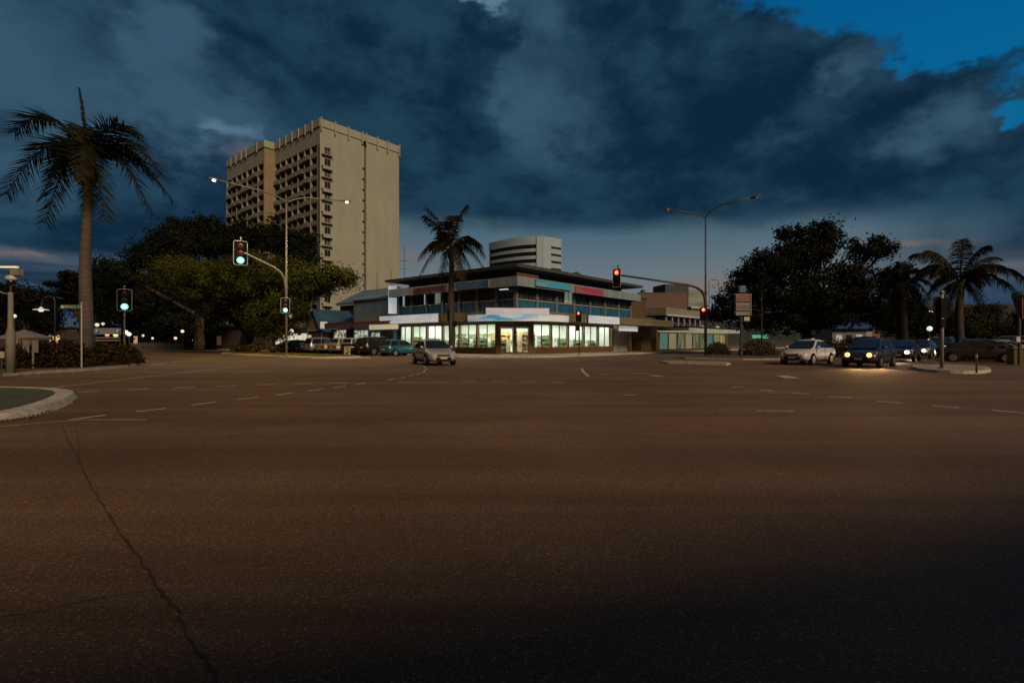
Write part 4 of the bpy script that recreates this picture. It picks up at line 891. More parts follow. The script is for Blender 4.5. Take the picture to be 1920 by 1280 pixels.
m = MB(); m.box((-.5, .0, 0), (30, 6, 3.1), 0); m.build('wall', BASEW, b)
m = MB(); m.box((0, -4.4, 2.75), (22, 0, 2.9), 1); m.box((0, -4.5, 2.75), (22, -4.4, 3.25), 0); m.box((0, -4.5, 3.25), (22, 0, 3.5), 2); m.build('awning', [ramp_mat('lit_fascia', [(.3, (.2, .18, .06)), (.5, (.3, .34, .34)), (.7, (.2, .22, .1))], .7, (.25, .25, 2), es=.28), M('soffit_glow', (.5, .46, .25), .7, emit=(1, .86, .45), es=.22), DKCLAD], b)
for k in range(9):
    q = MB(); q.box((.6+3.1*k, -.08, .3), (3.1+3.1*k, -.003, 2.6)); q.build('shop_window', (ramp_mat('dim_shop_window', [(.35, (.05, .07, .05)), (.5, (.2, .24, .14)), (.65, (.3, .24, .12))], 1.4, (1, 1, .4), es=.4), M('teal_window', (.1, .2, .18), .4, emit=(.4, .9, .8), es=.12, var=.5, scale=1.5), M('yellow_pillar', (.3, .27, .13), .6, emit=(1, .9, .5), es=.15))[(1, 2, 0, 2, 0, 0, 1, 0, 0)[k]], b)
b = thing('blue_roof_building', 'blue and white building glimpsed under the big dark tree', 'building', (P(1600,640,105).x, 105, 0), R(-8))
m = MB(); m.box((-4, 0, 0), (4, 8, 4.0), 0); m.add([(-5,-1,4.0),(4.4,-1,4.0),(3.2,4,6.2),(-3.8,4,6.2),(-5,9,4.0),(4.4,9,4.0)], [(0,1,2,3),(3,2,5,4)], 1); m.box((-3.6, -.05, 4.1), (2.5, 0, 4.4), 2)
m.build('wall', [M('pale_blue_wall', (.12, .15, .2), .7, var=.3, scale=.7), M('blue_sheet_roof', (.03, .06, .17), .5, var=.3), SILL], b)
for k in range(4): q = MB(); q.box((-3.3+1.9*k, -.06, 1.0), (-2.2+1.9*k, -.002, 2.8)); q.build('window', HGLASS if k % 2 else SIGNPALE, b)
t = thing('notice_board', 'red and white notice board under the trees above the dark car', 'sign', P(1635, 641, 75)); q = MB(); q.box((-.9, -.05, 0), (0, .05, 1.5)); q.build('panel', M('white_notice', (.22, .22, .2), .6), t); q = MB(); q.box((.02, -.05, .2), (1.1, .05, 1.2)); q.build('red_panel', M('red_notice', (.16, .04, .025), .6), t); q = MB(); q.tube([(-.45, .1, -1.4), (-.45, .1, 1.4)], .04, 6); q.tube([(.5, .1, -1.4), (.5, .1, 1.1)], .04, 6); q.build('post', STEEL, t)
t = thing('green_lit_sign', 'small glowing green sign under the right hand trees', 'sign', P(1425, 634, 62)); q = MB(); q.box((-.95, -.08, 0), (.95, .08, .4)); q.build('panel', M('green_glow', (.1, .4, .25), .5, emit=(.25, .9, .55), es=.4), t); q = MB(); q.tube([(0, .1, -1.7), (0, .1, .3)], .04, 6); q.build('post', DARKSTEEL, t)
# far backdrop along the left street
def low_building(label, px, Yb, w, h, mat, rz, wins, roof=None):
    b = thing('street_building', label, 'building', (P(px, 640, Yb).x, Yb, 0), rz); m = MB(); m.box((-w/2, 0, 0), (w/2, 8, h), 0); m.box((-w/2-.3, -.3, h), (w/2+.3, 8.3, h+.25), 1)
    m.build('wall', [mat, roof or DKCLAD], b)
    for (x, z, ww, hh, e) in wins: q = MB(); q.box((x, -.05, z), (x+ww, -.002, z+hh)); q.build('window', e, b)
WARMW = M('warm_window', (.4, .3, .15), .5, emit=(1, .68, .3), es=.45, var=.4, scale=1.2); DIMW = M('dim_window', (.1, .08, .05), .5, emit=(.9, .6, .35), es=.05, var=.5, scale=1.5); WHW = M('white_window', (.5, .5, .45), .5, emit=(1, .95, .8), es=.7)
low_building('low dark market building behind the left bed', 60, 84, 26, 3.6, M('dim_wall_a', (.03, .025, .025), .9), R(8), [(-8, .8, 2.4, 1.6, DIMW), (-3, .8, 2, 1.6, DIMW), (2.5, .8, 1.6, 1.6, WARMW), (7, .8, 1.2, 1.6, DIMW)])
low_building('dark brown building with a few lit windows under the fig trees', 300, 96, 24, 4.2, M('dim_wall_b', (.04, .028, .02), .9), R(-10), [(-9, .9, 1.6, 1.5, DIMW), (-4.5, 1.6, .5, .5, WHW), (-1, .9, 1.8, 1.8, DIMW), (3, .9, .6, 1.4, WARMW), (6.5, 1.4, .5, .5, WHW), (8, .8, 1.6, 1.8, DIMW)])
low_building('pale building end glimpsed behind the left signal', 248, 88, 6, 6.4, M('dim_wall_c', (.1, .078, .06), .9), R(-30), [(-2, 1.0, 1.2, 1.3, DIMW), (.6, 1.0, 1.2, 1.3, WARMW)])
low_building('dark house behind the fern clumps', 440, 84, 16, 3.6, M('dim_wall_d', (.03, .022, .018), .9), R(-30), [(-5, .8, 1.2, 1.5, DIMW), (2, .8, 1.4, 1.5, DIMW)])
low_building('long dark building behind the right hand car park', 1790, 120, 60, 2.9, M('dim_wall_e', (.012, .012, .013), .9), R(-12), [(-20, 1, 1.6, 1.2, DIMW), (-6, 1.2, .8, .8, WHW), (2, 1, 1.8, 1.4, DIMW), (12, 1, 1.4, 1.2, WARMW), (21, 1, 1.8, 1.3, DIMW)])
low_building('dark low building at the end of the right hand street', 1680, 130, 30, 3.6, M('dim_wall_f', (.012, .011, .01), .9), R(-4), [(-9, 1, 1.4, 1.2, WHW), (-2, 1, .8, .8, WARMW), (5, 1.2, 1.4, 1.1, DIMW)])
# marquee and fence far left
t = thing('market_tent', 'pale peaked tent roof behind the info board', 'tent', (P(46,640,58).x, 58, 0)); q = MB(); q.add([(-2.2,-1.6,1.7),(2.2,-1.6,1.7),(2.2,1.6,1.7),(-2.2,1.6,1.7),(0,0,2.75)], [(0,1,4),(1,2,4),(2,3,4),(3,0,4)]); q.build('canopy', M('tent_grey', (.12, .12, .14), .8), t)
for x in (-2.1, 2.1):
    for y in (-1.5, 1.5): q = MB(); q.tube([(x, y, 0), (x, y, 1.7)], .04, 6); q.build('pole', STEEL, t)
t = thing('picket_fence', 'row of pale pickets along the left street under the trees', 'fence', (P(292,640,70).x, 70, 0)); q = MB()
for k in range(30): q.box((-3.4+.23*k, 0, .1), (-3.4+.23*k+.09, .04, 1.25))
q.build('picket', M('picket_paint', (.11, .11, .12), .7), t); q = MB(); q.box((-3.5, .05, .9), (3.5, .09, 1.0)); q.box((-3.5, .05, .3), (3.5, .09, .4)); q.build('rail', DARKSTEEL, t)
# ---------------------------------------------------------------- traffic signals and lamps
GRN = M('green_lens_lit', (.1, .6, .4), .3, emit=(.12, 1, .55), es=2.2); GCORE = M('green_core', (.4, .9, .7), .3, emit=(.5, 1, .8), es=3.)
REDL = M('red_lens_lit', (.6, .1, .05), .3, emit=(1, .09, .03), es=1.6); RCORE = M('red_core', (.9, .4, .3), .3, emit=(1, .35, .2), es=2.)
REDD = M('red_lens_dim', (.022, .003, .0025), .3, emit=(1, .05, .03), es=.02); OFF = M('lens_off', (.03, .012, .01), .3)
def rrect(w, h, r, n=5):
    out = []
    for cx, cy, a0 in ((w/2-r, h/2-r, 0), (-w/2+r, h/2-r, 90), (-w/2+r, -h/2+r, 180), (w/2-r, -h/2+r, 270)):
        for k in range(n+1): a = R(a0+90*k/n); out.append((cx+r*math.cos(a), cy+r*math.sin(a)))
    return out
def head(t, base, c, w, h, lit, yaw=None, border=True, name='signal_head'):
    """lit: index 0 top red, 2 bottom green, None seen from behind. Local -Y is the side the lamps face."""
    if yaw is None: yaw = math.atan2(-c[0], c[1])
    lc = Vector(c)-Vector(base); pr = rrect(w, h, w*.16); m = MB(); n = len(pr)
    vs = [(x, -.0, z) for x, z in pr]+[(x, .03, z) for x, z in pr]
    m.add(vs, [tuple(range(n)), tuple(range(2*n-1, n-1, -1))]+[(i, n+i, n+(i+1) % n, (i+1) % n) for i in range(n)])
    m.box((-w*.2, .03, -h*.42), (w*.2, .22, h*.42))
    o = m.build(name, BLACK, t, loc=lc, rot=(0, 0, yaw))
    if border:
        b = MB(); ring = [(x, -.012, z) for x, z in pr]; b.tube(ring+ring[:2], w*.028, 6); b.build('border', BORDER, o)
    R_ = min(w*.34, h*.14)
    for k in range(3):
        z = h*.3*(1-k)
        cx = 0
        l = MB(); l.lathe([(R_, -.02), (R_*.95, -.045), (R_*.5, -.06), (.001, -.065)], 20, axis='y', c=(cx, 0, z))
        if k == lit: mat = GRN if k == 2 else REDL
        else: mat = REDD if (lit == 2 and h > 1.6) else OFF
        lo = l.build('lamp', mat, o)
        if k == lit:
            q = MB(); q.lathe([(R_*.55, -.066), (R_*.4, -.075), (.001, -.08)], 16, axis='y', c=(cx, 0, z)); q.build('lamp_core', GCORE if k == 2 else RCORE, o)
        v = MB(); seg = 12
        for i in range(seg):
            a0, a1 = PI*(-.1+1.2*i/seg), PI*(-.1+1.2*(i+1)/seg); r2 = R_*1.12
            v.add([(cx+r2*math.cos(a0), 0, z+r2*math.sin(a0)), (cx+r2*math.cos(a1), 0, z+r2*math.sin(a1)), (cx+r2*math.cos(a1), -R_*.8, z+r2*math.sin(a1)), (cx+r2*math.cos(a0), -R_*.8, z+r2*math.sin(a0))], [(0,1,2,3)])
        v.build('visor', BLACK, o)
    return o
def bez(a, b, c, n=10):
    a, b, c = Vector(a), Vector(b), Vector(c); return [a*(1-s)**2+b*2*s*(1-s)+c*s*s for s in [i/n for i in range(n+1)]]
LAMPG = M('lamp_glow', (.9, .85, .7), .4, emit=(1, .95, .9), es=5.)
LIGHTS = []
def twin_lamp(label, base, fork, tips, mast, heads, pole_r=.11, mat=STEEL, lampmats=(None, None)):
    base = Vector(base); t = thing('street_lamp', label, 'street lamp', base); L = lambda p: Vector(p)-base
    f = L(fork); q = MB(); q.tube([(0, 0, 0), (0, 0, f.z*.5), (0, 0, f.z)], [pole_r, pole_r*.8, pole_r*.6], 12); q.lathe([(pole_r*2.1, 0), (pole_r*2.1, .05), (pole_r*1.2, .08)], 12); q.build('pole', mat, t, smooth=True)
    for tip, lm in zip(tips, lampmats):
        e = L(tip); k = f+(e-f)*.22; k.z = f.z+(e.z-f.z)*.85
        pts = bez(f, k, f+(e-f)*.5+Vector((0, 0, (e.z-f.z)*.32)), 8)+[e]
        q = MB(); q.tube(pts, [.065]*(len(pts)-1)+[.045], 8); q.build('lamp_arm', mat, t, smooth=True)
        d = (e-pts[-2]).normalized(); hb = MB(); hb.tube([e-d*.1, e+d*.25, e+d*.75], [.07, .13, .06], 8); ho = hb.build('lamp_head', mat, t, smooth=True)
        g = MB(); g.lathe([(.001, -.2), (.13, -.16), (.15, -.06)], 12, c=e+d*.35); g.build('lamp_glass', lm or LAMPG, ho)
        LIGHTS.append(base+e+d*.5-Vector((0, 0, .5)))
    if mast:
        q = MB(); q.tube([L(p) for p in mast[0]], mast[1], 10); q.build('mast_arm', mat, t, smooth=True)
    for hd in heads: head(t, base, *hd)
    return t, base
# left: shared pole with twin lamps, mast arm and signal heads
bl = G(537, 666.2, .14); bl.z = .14; YL = bl.y
mh_ = P(451, 474.5, YL-2.2)
ma = [P(537, 592, YL), P(536.5, 545, YL-.05), P(533, 522, YL-.3), P(526, 511, YL-.6), P(515, 502, YL-.9), P(466, 478, YL-2.1), P(458, 474, YL-2.25)]
twin_lamp('tall galvanised lamp pole with two arms and green signals on the grass island', bl, P(538, 380, YL), (P(410, 338, YL-4.0), P(643, 376.5, YL+2.6)), (ma, [.12, .12, .12, .115, .11, .09, .08]),
          [(mh_, 1.05, 2.05, 2), (P(537, 573, YL)+Vector((0, -.22, 0)), .72, 1.36, 2)])
# dark signal head turned away to the right on the same pole is part of it
t = [o for o in bpy.data.objects if o.name == 'street_lamp'][0]
head(t, bl, P(554, 574, YL), .5, 1.28, None, R(150), False)
q = MB(); q.tube([P(452, 453, YL-2.2)-bl, P(452, 444, YL-2.2)-bl], .08, 8); q.tube([P(452, 478, YL-2.0)-bl, P(461, 476, YL-2.2)-bl], .06, 8); q.build('mast_cap', STEEL, t)
q = MB(); p = P(545, 592, YL-.2)-bl; q.box((p.x-.08, p.y-.08, p.z-.2), (p.x+.08, p.y+.1, p.z+.15)); q.tube([p, p-Vector((.35, -.1, 0))], .03, 6); q.build('push_button_box', M('pale_box', (.35, .34, .3), .5), t)
# right: twin lamp pole with mast arm
br = Vector((P(1323, 640, 46.5).x, 46.5, .0)); YR2 = 46.5
mr = [P(1323, 640, YR2), P(1323, 575, YR2), P(1321, 556, YR2-.1), P(1316, 546, YR2-.2), P(1306, 539, YR2-.4), P(1290, 534, YR2-.6), P(1262, 530, YR2-.8), P(1163, 516, YR2-1.6)]
ONOFF = M('lamp_unlit', (.25, .25, .25), .3)
twin_lamp('slim dark lamp pole with two curved arms right of the corner shop', br, P(1323, 407, YR2), (P(1258, 393.5, YR2-1.5), P(1410, 371, YR2-2)), (mr, [.13, .13, .13, .13, .12, .11, .1, .08]),
          [(P(1156, 521.5, YR2-1.7)+Vector((0, -.1, 0)), .72, 1.6, 0, R(-35)), (P(1317, 588.5, YR2)+Vector((-.0, -.25, 0)), .62, 1.22, 0, R(-25), False)], mat=DARKSTEEL, lampmats=(ONOFF, ONOFF))
t2 = [o for o in bpy.data.objects if o.name.startswith('street_lamp')][-1]
q = MB(); q.tube([P(1158, 508, YR2-1.6)-br, P(1159, 497, YR2-1.6)-br], .06, 8); q.build('mast_cap', DARKSTEEL, t2)
def post_signal(label, base, ztop, hds, mat=STEEL, r=.06, extra=None):
    base = Vector(base); t = thing('traffic_signal', label, 'traffic light', base); q = MB(); q.tube([(0, 0, 0), (0, 0, ztop-base.z)], r, 10); q.lathe([(r*1.25, ztop-base.z), (r*1.25, ztop-base.z+.12), (.01, ztop-base.z+.16)], 10); q.lathe([(r*2.2, 0), (r*2.2, .03), (r, .04)], 10); q.build('pole', mat, t, smooth=True)
    for h in hds: head(t, base, *h)
    if extra: extra(t, base)
    return t
Yg = 37.0
def ped(px, py, Y, w, h, fy=-.1):
    def f_(t, base):
        p = P(px, py, Y)-base; q = MB(); q.box((p.x-w/2, p.y-.12+fy, p.z-h/2), (p.x+w/2, p.y+.12+fy, p.z+h/2)); q.box((p.x-.04, p.y+.02+fy, p.z-.04), (p.x+.04-(p.x), p.y+.12, p.z+.04)); q.build('pedestrian_signal', BLACK, t)
    return f_
post_signal('green traffic light on a post beyond the bed right of the tall palm', (P(233, 640, Yg).x, Yg, 0), P(234, 540, Yg).z, [(P(237, 563, Yg)+Vector((0, -.18, 0)), .85, 1.55, 2)], extra=ped(226, 597, Yg, .4, .85))
Yc = 47.6
post_signal('small red traffic light in front of the right side of the corner shop', (P(1086, 640, Yc).x, Yc, .14), P(1086, 577, Yc).z, [(P(1084.5, 593.5, Yc)+Vector((0, -.15, 0)), .52, 1.0, 0, R(-25), False)], mat=DARKSTEEL, extra=ped(1083, 615, Yc, .3, .52))
Yd = 46.4
post_signal('black signal post seen side on against the middle palm trunk', (P(845, 640, Yd).x, Yd, .14), P(845, 580, Yd).z, [(P(842.5, 592, Yd)+Vector((0, .1, 0)), .34, 1.2, None, R(95), False)], mat=DARKSTEEL, extra=ped(853, 607, Yd, .32, .52))
pe = G(1766, 691, .13); Ye = pe.y
post_signal('back of a black traffic light on the small kerbed island at right', (pe.x, pe.y, .13), P(1766, 551, Ye).z, [(P(1766, 577, Ye)+Vector((0, .1, 0)), .66, 1.05, None, R(180), False)], mat=STEEL, r=.075, extra=ped(1762, 606, Ye, .22, .4))
p = G(1831, 699.5, .13); t = thing('bollard', 'thin dark marker post at the right tip of the kerbed island', 'bollard', (p.x, p.y, .13)); q = MB(); q.tube([(0, 0, 0), (0, 0, .8)], .035, 8); q.build('post', DARKSTEEL, t); q = MB(); q.tube([(0, 0, .62), (0, 0, .74)], .037, 8); q.build('reflector', M('reflector_grey', (.3, .3, .3), .3), t)
# camera pole far left
pb = G(20, 698.5, .13); t = thing('camera_pole', 'grey pole with a domed camera and a lamp arm at far left', 'camera pole', (pb.x, pb.y, .13)); Yk = pb.y; Lk = lambda px, py: P(px, py, Yk)-Vector((pb.x, pb.y, .13))
q = MB(); q.tube([(0, 0, 0), (0, 0, Lk(20, 626).z), (0, 0, Lk(20, 612).z), (0, 0, Lk(20, 548).z)], [.16, .16, .095, .08], 14); q.build('pole', M('pole_concrete', (.15, .14, .125), .8, var=.15), t, smooth=True)
q = MB(); q.tube([(0, 0, Lk(20, 548).z), (.02, 0, Lk(20, 520).z), Lk(22, 503)], .035, 8); q.tube([Lk(-12, 503.5), Lk(36, 501)], .035, 8); q.build('arm', DARKSTEEL, t)
q = MB(); q.box(Lk(24, 516)+Vector((0, -.12, 0)), Lk(39, 505)+Vector((0, .12, 0))); q.build('lamp_box', M('lamp_box_grey', (.2, .19, .15), .5), t)
q = MB(); q.box(Lk(4, 502)+Vector((0, -.13, -.02)), Lk(36, 499.5)+Vector((0, .0, 0))); q.build('lamp_tube', M('tube_warm', (.8, .75, .5), .4, emit=(1, .95, .6), es=.35), t)
cc = Lk(21.5, 521); q = MB(); q.lathe([(.03, .32), (.05, .1), (.17, .08), (.2, -.02), (.19, -.1)], 16, c=cc); dm = q.build('camera_dome', M('dome_white', (.4, .4, .38), .4), t, smooth=True)
q = MB(); q.lathe([(.185, -.1), (.16, -.2), (.08, -.27), (.001, -.28)], 16, c=cc); q.build('dome_glass', CGLASS, dm, smooth=True)
q = MB(); q.tube([Lk(20, 551), Lk(8, 550), Lk(-10, 543)], .03, 6); q.build('bracket', STEEL, t)
# info board in the bed
pb2 = G(62, 690, .13); t = thing('info_board', 'pale two panel notice board on posts in the left bed', 'sign', (pb2.x, pb2.y, .13)); Yk2 = pb2.y; Lk = lambda px, py: P(px, py, Yk2)-Vector((pb2.x, pb2.y, .13))
q = MB(); q.tube([(0, 0, 0), (0, 0, Lk(62, 634).z)], .045, 8); q.build('post', STEEL, t)
for a, b_ in ((44, 56), (62, 73)):
    q = MB(); q.box(Lk(a, 661)+Vector((0, -.05, 0)), Lk(b_, 637)+Vector((0, -.02, 0))); q.build('panel', M('board_grey', (.17, .16, .15), .6, var=.15), t)
q = MB(); q.box(Lk(40, 637)+Vector((0, -.06, 0)), Lk(98, 633)+Vector((0, .02, 0))); q.build('top_rail', M('rail_brown', (.08, .05, .035), .7), t)
pb3 = G(3, 712, 0); t = thing('small_sign', 'small white sign on a thin post at the left frame edge', 'sign', (pb3.x, pb3.y, 0)); Yk3 = pb3.y; Lk = lambda px, py: P(px, py, Yk3)-pb3
q = MB(); q.tube([(0, 0, 0), (0, 0, Lk(3, 660).z)], .025, 8); q.build('post', DARKSTEEL, t); q = MB(); q.box(Lk(-14, 671)+Vector((0, -.05, 0)), Lk(10, 659)+Vector((0, -.03, 0))); q.build('panel', M('sign_white', (.3, .3, .28), .5, var=.1), t)
# SPENCE ST street name post
ps = P(153, 640, 25.0); ps.z = .13; t = thing('street_name_sign', 'white post with a green street name blade in front of the tall palm', 'sign', ps); Lk = lambda px, py: P(px, py, 25.0)-ps
q = MB(); q.tube([(0, 0, 0), (0, 0, Lk(153.5, 567).z)], .035, 8); q.lathe([(.04, Lk(153, 567).z), (.001, Lk(153, 566).z)], 8); q.build('post', M('white_post', (.3, .3, .28), .5), t)
q = MB(); q.box(Lk(113, 579.5)+Vector((0, -.02, 0)), Lk(152.5, 571)+Vector((0, .0, 0))); bo = q.build('name_blade', M('blade_green', (.012, .05, .03), .5), t)
text_mb('SPENCE ST', .185, M('letter_white', (.4, .42, .38), .5, emit=(.7, .9, .7), es=.02), 'lettering', bo, (Lk(136.5, 575.2)+Vector((0, -.028, 0))), FACE)
q = MB(); q.box(Lk(115, 577.5)+Vector((0, -.03, 0)), Lk(120.5, 572.5)+Vector((0, -.021, 0))); q.build('emblem', MATS['letter_white'], bo)
# parking sign board
Yp2 = 55.0; pp = Vector((P(202, 640, Yp2).x, Yp2, 0)); t = thing('parking_sign', 'wide pale board with two blue parking squares seen right of the palm trunk', 'sign', pp); Lk = lambda px, py: P(px, py, Yp2)-pp
q = MB(); q.box(Lk(176, 626.5)+Vector((0, -.05, 0)), Lk(227, 615)+Vector((0, .0, 0))); q.build('panel', M('parking_board', (.12, .13, .14), .5, emit=(.8, .9, 1), es=.02), t)
for a in (178, 217):
    q = MB(); q.box(Lk(a, 625)+Vector((0, -.07, 0)), Lk(a+9, 616.5)+Vector((0, -.055, 0))); bo = q.build('parking_square', M('parking_blue', (.02, .07, .2), .5, emit=(.1, .3, 1), es=.06), t)
    text_mb('P', .5, M('parking_letter', (.5, .5, .5), .5, emit=(1, 1, 1), es=.12), 'lettering', bo, Lk(a+4.5, 620.7)+Vector((0, -.085, 0)), FACE)
for a in (178, 225): q = MB(); q.tube([Lk(a, 655), Lk(a, 615)], .05, 6); q.build('post', DARKSTEEL, t)
q = MB(); q.box(Lk(180, 634)+Vector((0, -.03, 0)), Lk(224, 632)+Vector((0, .0, 0))); q.box(Lk(180, 639)+Vector((0, -.03, 0)), Lk(224, 637)+Vector((0, .0, 0))); q.build('rail', STEEL, t)
# arched lamp with glowing shade
Yh = 50.0; pz = Vector((P(103, 640, Yh).x, Yh, 0)); t = thing('arched_lamp', 'dark arched lamp post with a glowing flat white shade left of the palm', 'street lamp', pz); Lk = lambda px, py: P(px, py, Yh)-pz
q = MB(); q.tube([(0, 0, 0), Lk(103, 570)]+bez(Lk(103, 568), Lk(103, 552), Lk(88, 556), 8)+bez(Lk(88, 556), Lk(79, 558), Lk(77, 574), 5), .06, 8); q.build('pole', M('teal_pole', (.012, .03, .045), .5), t, smooth=True)
q = MB(); q.lathe([(.62, -.06), (.6, .0), (.2, .06), (.06, .25)], 18, c=Lk(77, 580)); q.build('shade', M('shade_glow', (.5, .5, .5), .5, emit=(.9, 1, .95), es=.3), t, smooth=True)
q = MB(); q.lathe([(.001, -.24), (.16, -.2), (.24, -.062)], 16, c=Lk(77, 580)); q.build('bulb', M('bulb_glow', (.9, .9, .9), .4, emit=(1, 1, .9), es=.8), t)
def small_lamp(label, px, py, Y, r, col, es, zb=0):
    b_ = Vector((P(px, 640, Y).x, Y, zb)); t = thing('lamp', label, 'light', b_); z = P(px, py, Y).z-zb; q = MB(); q.tube([(0, .02, 0), (0, .02, max(.2, z-r*.9))], .03, 6); q.build('post', DARKSTEEL, t)
    q = MB(); q.lathe([(.001, z-r), (r*.75, z-r*.66), (r, z), (r*.75, z+r*.66), (.001, z+r)], 12); q.build('globe', M('globe_%d' % len(MATS), (.8, .8, .7), .4, emit=col, es=es), t, smooth=True)
for a in (('yellowish park lamp on the left above the parking board', 182, 609, 66, .25, (1, 1, .5), .5), ('white park lamp above the middle of the parking board', 193, 607, 70, .2, (1, .95, .85), .7), ('lamp just right of the green signal post', 236, 623, 68, .3, (1, .95, .85), .9), ('second lamp right of the green signal post', 242, 626.5, 72, .3, (1, .95, .85), .8), ('yellow lamp below the right parking square', 217, 628, 62, .28, (1, .9, .2), .5), ('red lamp below the parking board', 201, 628, 64, .25, (1, .12, .12), .6), ('small pale lamp behind the camera pole', 27, 592.5, 48, .18, (1, .95, .6), .5), ('pair lamp over the picket fence on the left', 286, 634, 76, .16, (1, .95, .85), .8), ('warm lamp above the picket fence right end', 342, 621, 76, .24, (1, .75, .35), .9), ('warm low lamp at the dark trees left end', 329, 634, 74, .22, (1, .7, .3), .8), ('small lamp low behind the picket fence', 268, 629, 78, .2, (1, .9, .7), .7), ('street light glowing over the low trees right of the shaggy palm', 1828, 582, 90, .42, (1, .82, .5), 1.2), ('street light glowing left of the signal back', 1745, 585, 90, .35, (1, .85, .6), 1.0), ('white park lamp left of the signal back', 1743, 616, 60, .3, (.9, 1, 1), .7), ('small white light behind the right hand cars', 1675, 642, 70, .2, (1, 1, .8), .7), ('small pale light behind the right hand cars', 1688, 642.5, 72, .2, (1, 1, .9), .7), ('tiny red lamp behind the right hand cars', 1714, 643.5, 70, .14, (1, .1, .08), .8), ('pinkish lamp above the white sedan', 1524, 638.5, 60, .28, (1, .85, .75), .6)): small_lamp(*a)
for i, (px, py) in enumerate(((1870, 613), (1879, 616), (1873, 619), (1889, 625), (1892, 628), (1844, 594))):
    Y = 1500.; p = P(px, py, Y); small_lamp(('topmost left house light on the dark hill', 'topmost right house light on the dark hill', 'house light below the top pair on the hill', 'house light lower right on the hill', 'lowest house light on the hill', 'lone house light left on the hill')[i], px, py, Y, 1.5, (1, .95, .85), .8, 0)
# sign totem on the median
Yt = 40.5; pt_ = Vector((P(1389.5, 640, Yt).x, Yt, .1)); t = thing('sign_totem', 'tall pole with stacked red and grey sign panels on the median', 'sign', pt_); Lk = lambda px, py: P(px, py, Yt)-pt_
q = MB(); q.tube([(0, 0, 0), Lk(1389.5, 540)], .1, 10); q.build('pole', M('totem_green', (.015, .035, .035), .5), t)
for k, (a, b_, mt) in enumerate(((552, 560.5, 0), (560.5, 566, 0), (567.5, 574, 1), (574, 578, 0), (578, 583, 1), (585, 591.5, 2))):
    q = MB(); q.box(Lk(1378, b_-.3)+Vector((0, -.2, 0)), Lk(1405, a)+Vector((0, -.1, 0))); q.build('sign_panel', (M('totem_red', (.14, .05, .065), .5, var=.3, scale=1.5, stretch=(.4, .4, 3), emit=(.8, .25, .3), es=.012), M('totem_grey', (.14, .13, .16), .5, var=.3, scale=1.5, stretch=(.4, .4, 3)), M('totem_pale', (.16, .18, .19), .5, var=.15))[mt], t)
q = MB(); q.box(Lk(1404.6, 592)+Vector((0, -.25, 0)), Lk(1406, 551)+Vector((0, -.02, 0))); q.box(Lk(1377, 592)+Vector((0, -.1, 0)), Lk(1405, 551)+Vector((0, -.02, 0))); q.build('frame', STEEL, t)
q = MB(); q.box(Lk(1386, 548)+Vector((0, -.15, 0)), Lk(1397, 536)+Vector((0, .12, 0))); q.build('clock_box', M('totem_cyan', (.03, .12, .15), .4, emit=(.2, .7, .9), es=.02), t)
q = MB(); q.box(Lk(1394, 601.5)+Vector((0, -.12, 0)), Lk(1404.5, 594)+Vector((0, -.09, 0))); q.build('name_plate', SILL, t)
# keep left sign
Yw = 45.6; pw = Vector((P(651, 640, Yw).x, Yw, .0)); t = thing('keep_left_sign', 'white keep left sign with a black arrow at the end of the grass island', 'sign', pw); Lk = lambda px, py: P(px, py, Yw)-pw
q = MB(); q.tube([(0, 0, 0), Lk(651, 650)], .035, 8); q.build('post', DARKSTEEL, t)
q = MB(); q.box(Lk(645.5, 666.2)+Vector((0, -.06, 0)), Lk(657.5, 649)+Vector((0, -.04, 0))); bo = q.build('panel', M('keep_left_white', (.3, .27, .24), .5, var=.08), t)
text_mb('KEEP', .17, BLACK, 'lettering', bo, Lk(651.5, 651.7)+Vector((0, -.066, 0)), FACE); text_mb('LEFT', .17, BLACK, 'lettering', bo, Lk(651.5, 655.2)+Vector((0, -.066, 0)), FACE)
q = MB(); a, b_ = Lk(655.5, 658.5), Lk(648, 664.3); d = (b_-a).normalized(); nn = Vector((-d.z, 0, d.x)); y_ = Vector((0, -.068, 0)); a.y = b_.y = 0
hd = b_-d*.2
q.add([a+nn*.04+y_, a-nn*.04+y_, hd-nn*.04+y_, hd+nn*.04+y_], [(0,1,2,3)]); q.add([hd+nn*.12+y_, hd-nn*.12+y_, b_+y_], [(0,1,2)]); q.build('arrow', BLACK, bo)
# low white reflector studs past the island
# right edge: tapered lantern and post with meter box and timber bin
Yv = 30.0; pv_ = Vector((P(1911, 640, Yv).x, Yv, 0)); t = thing('lantern_post', 'green post with a tapered lantern and a white meter box at the right edge', 'street lamp', pv_); Lk = lambda px, py: P(px, py, Yv)-pv_
q = MB(); q.tube([(0, 0, 0), Lk(1911, 596)], .07, 10); q.build('pole', M('green_pole', (.03, .05, .035), .5), t)
c_ = Lk(1917, 575); z0, z1 = Lk(0, 598).z, Lk(0, 556).z
q = MB(); q.add([(c_.x-.1,-.1,z0),(c_.x+.1,-.1,z0),(c_.x+.1,.1,z0),(c_.x-.1,.1,z0),(c_.x-.32,-.3,z1),(c_.x+.32,-.3,z1),(c_.x+.32,.3,z1),(c_.x-.32,.3,z1)], [(0,1,5,4),(1,2,6,5),(2,3,7,6),(3,0,4,7),(0,3,2,1),(4,5,6,7)]); lo = q.build('lantern', M('lantern_glass_dark', (.04, .03, .03), .2, var=.5), t)
q = MB()
for sx in (-1, 1):
    for sy in (-1, 1): q.tube([(c_.x+sx*.1, sy*.1, z0), (c_.x+sx*.32, sy*.3, z1)], .022, 6)
q.build('lantern_frame', M('pink_frame', (.25, .15, .14), .5), lo)
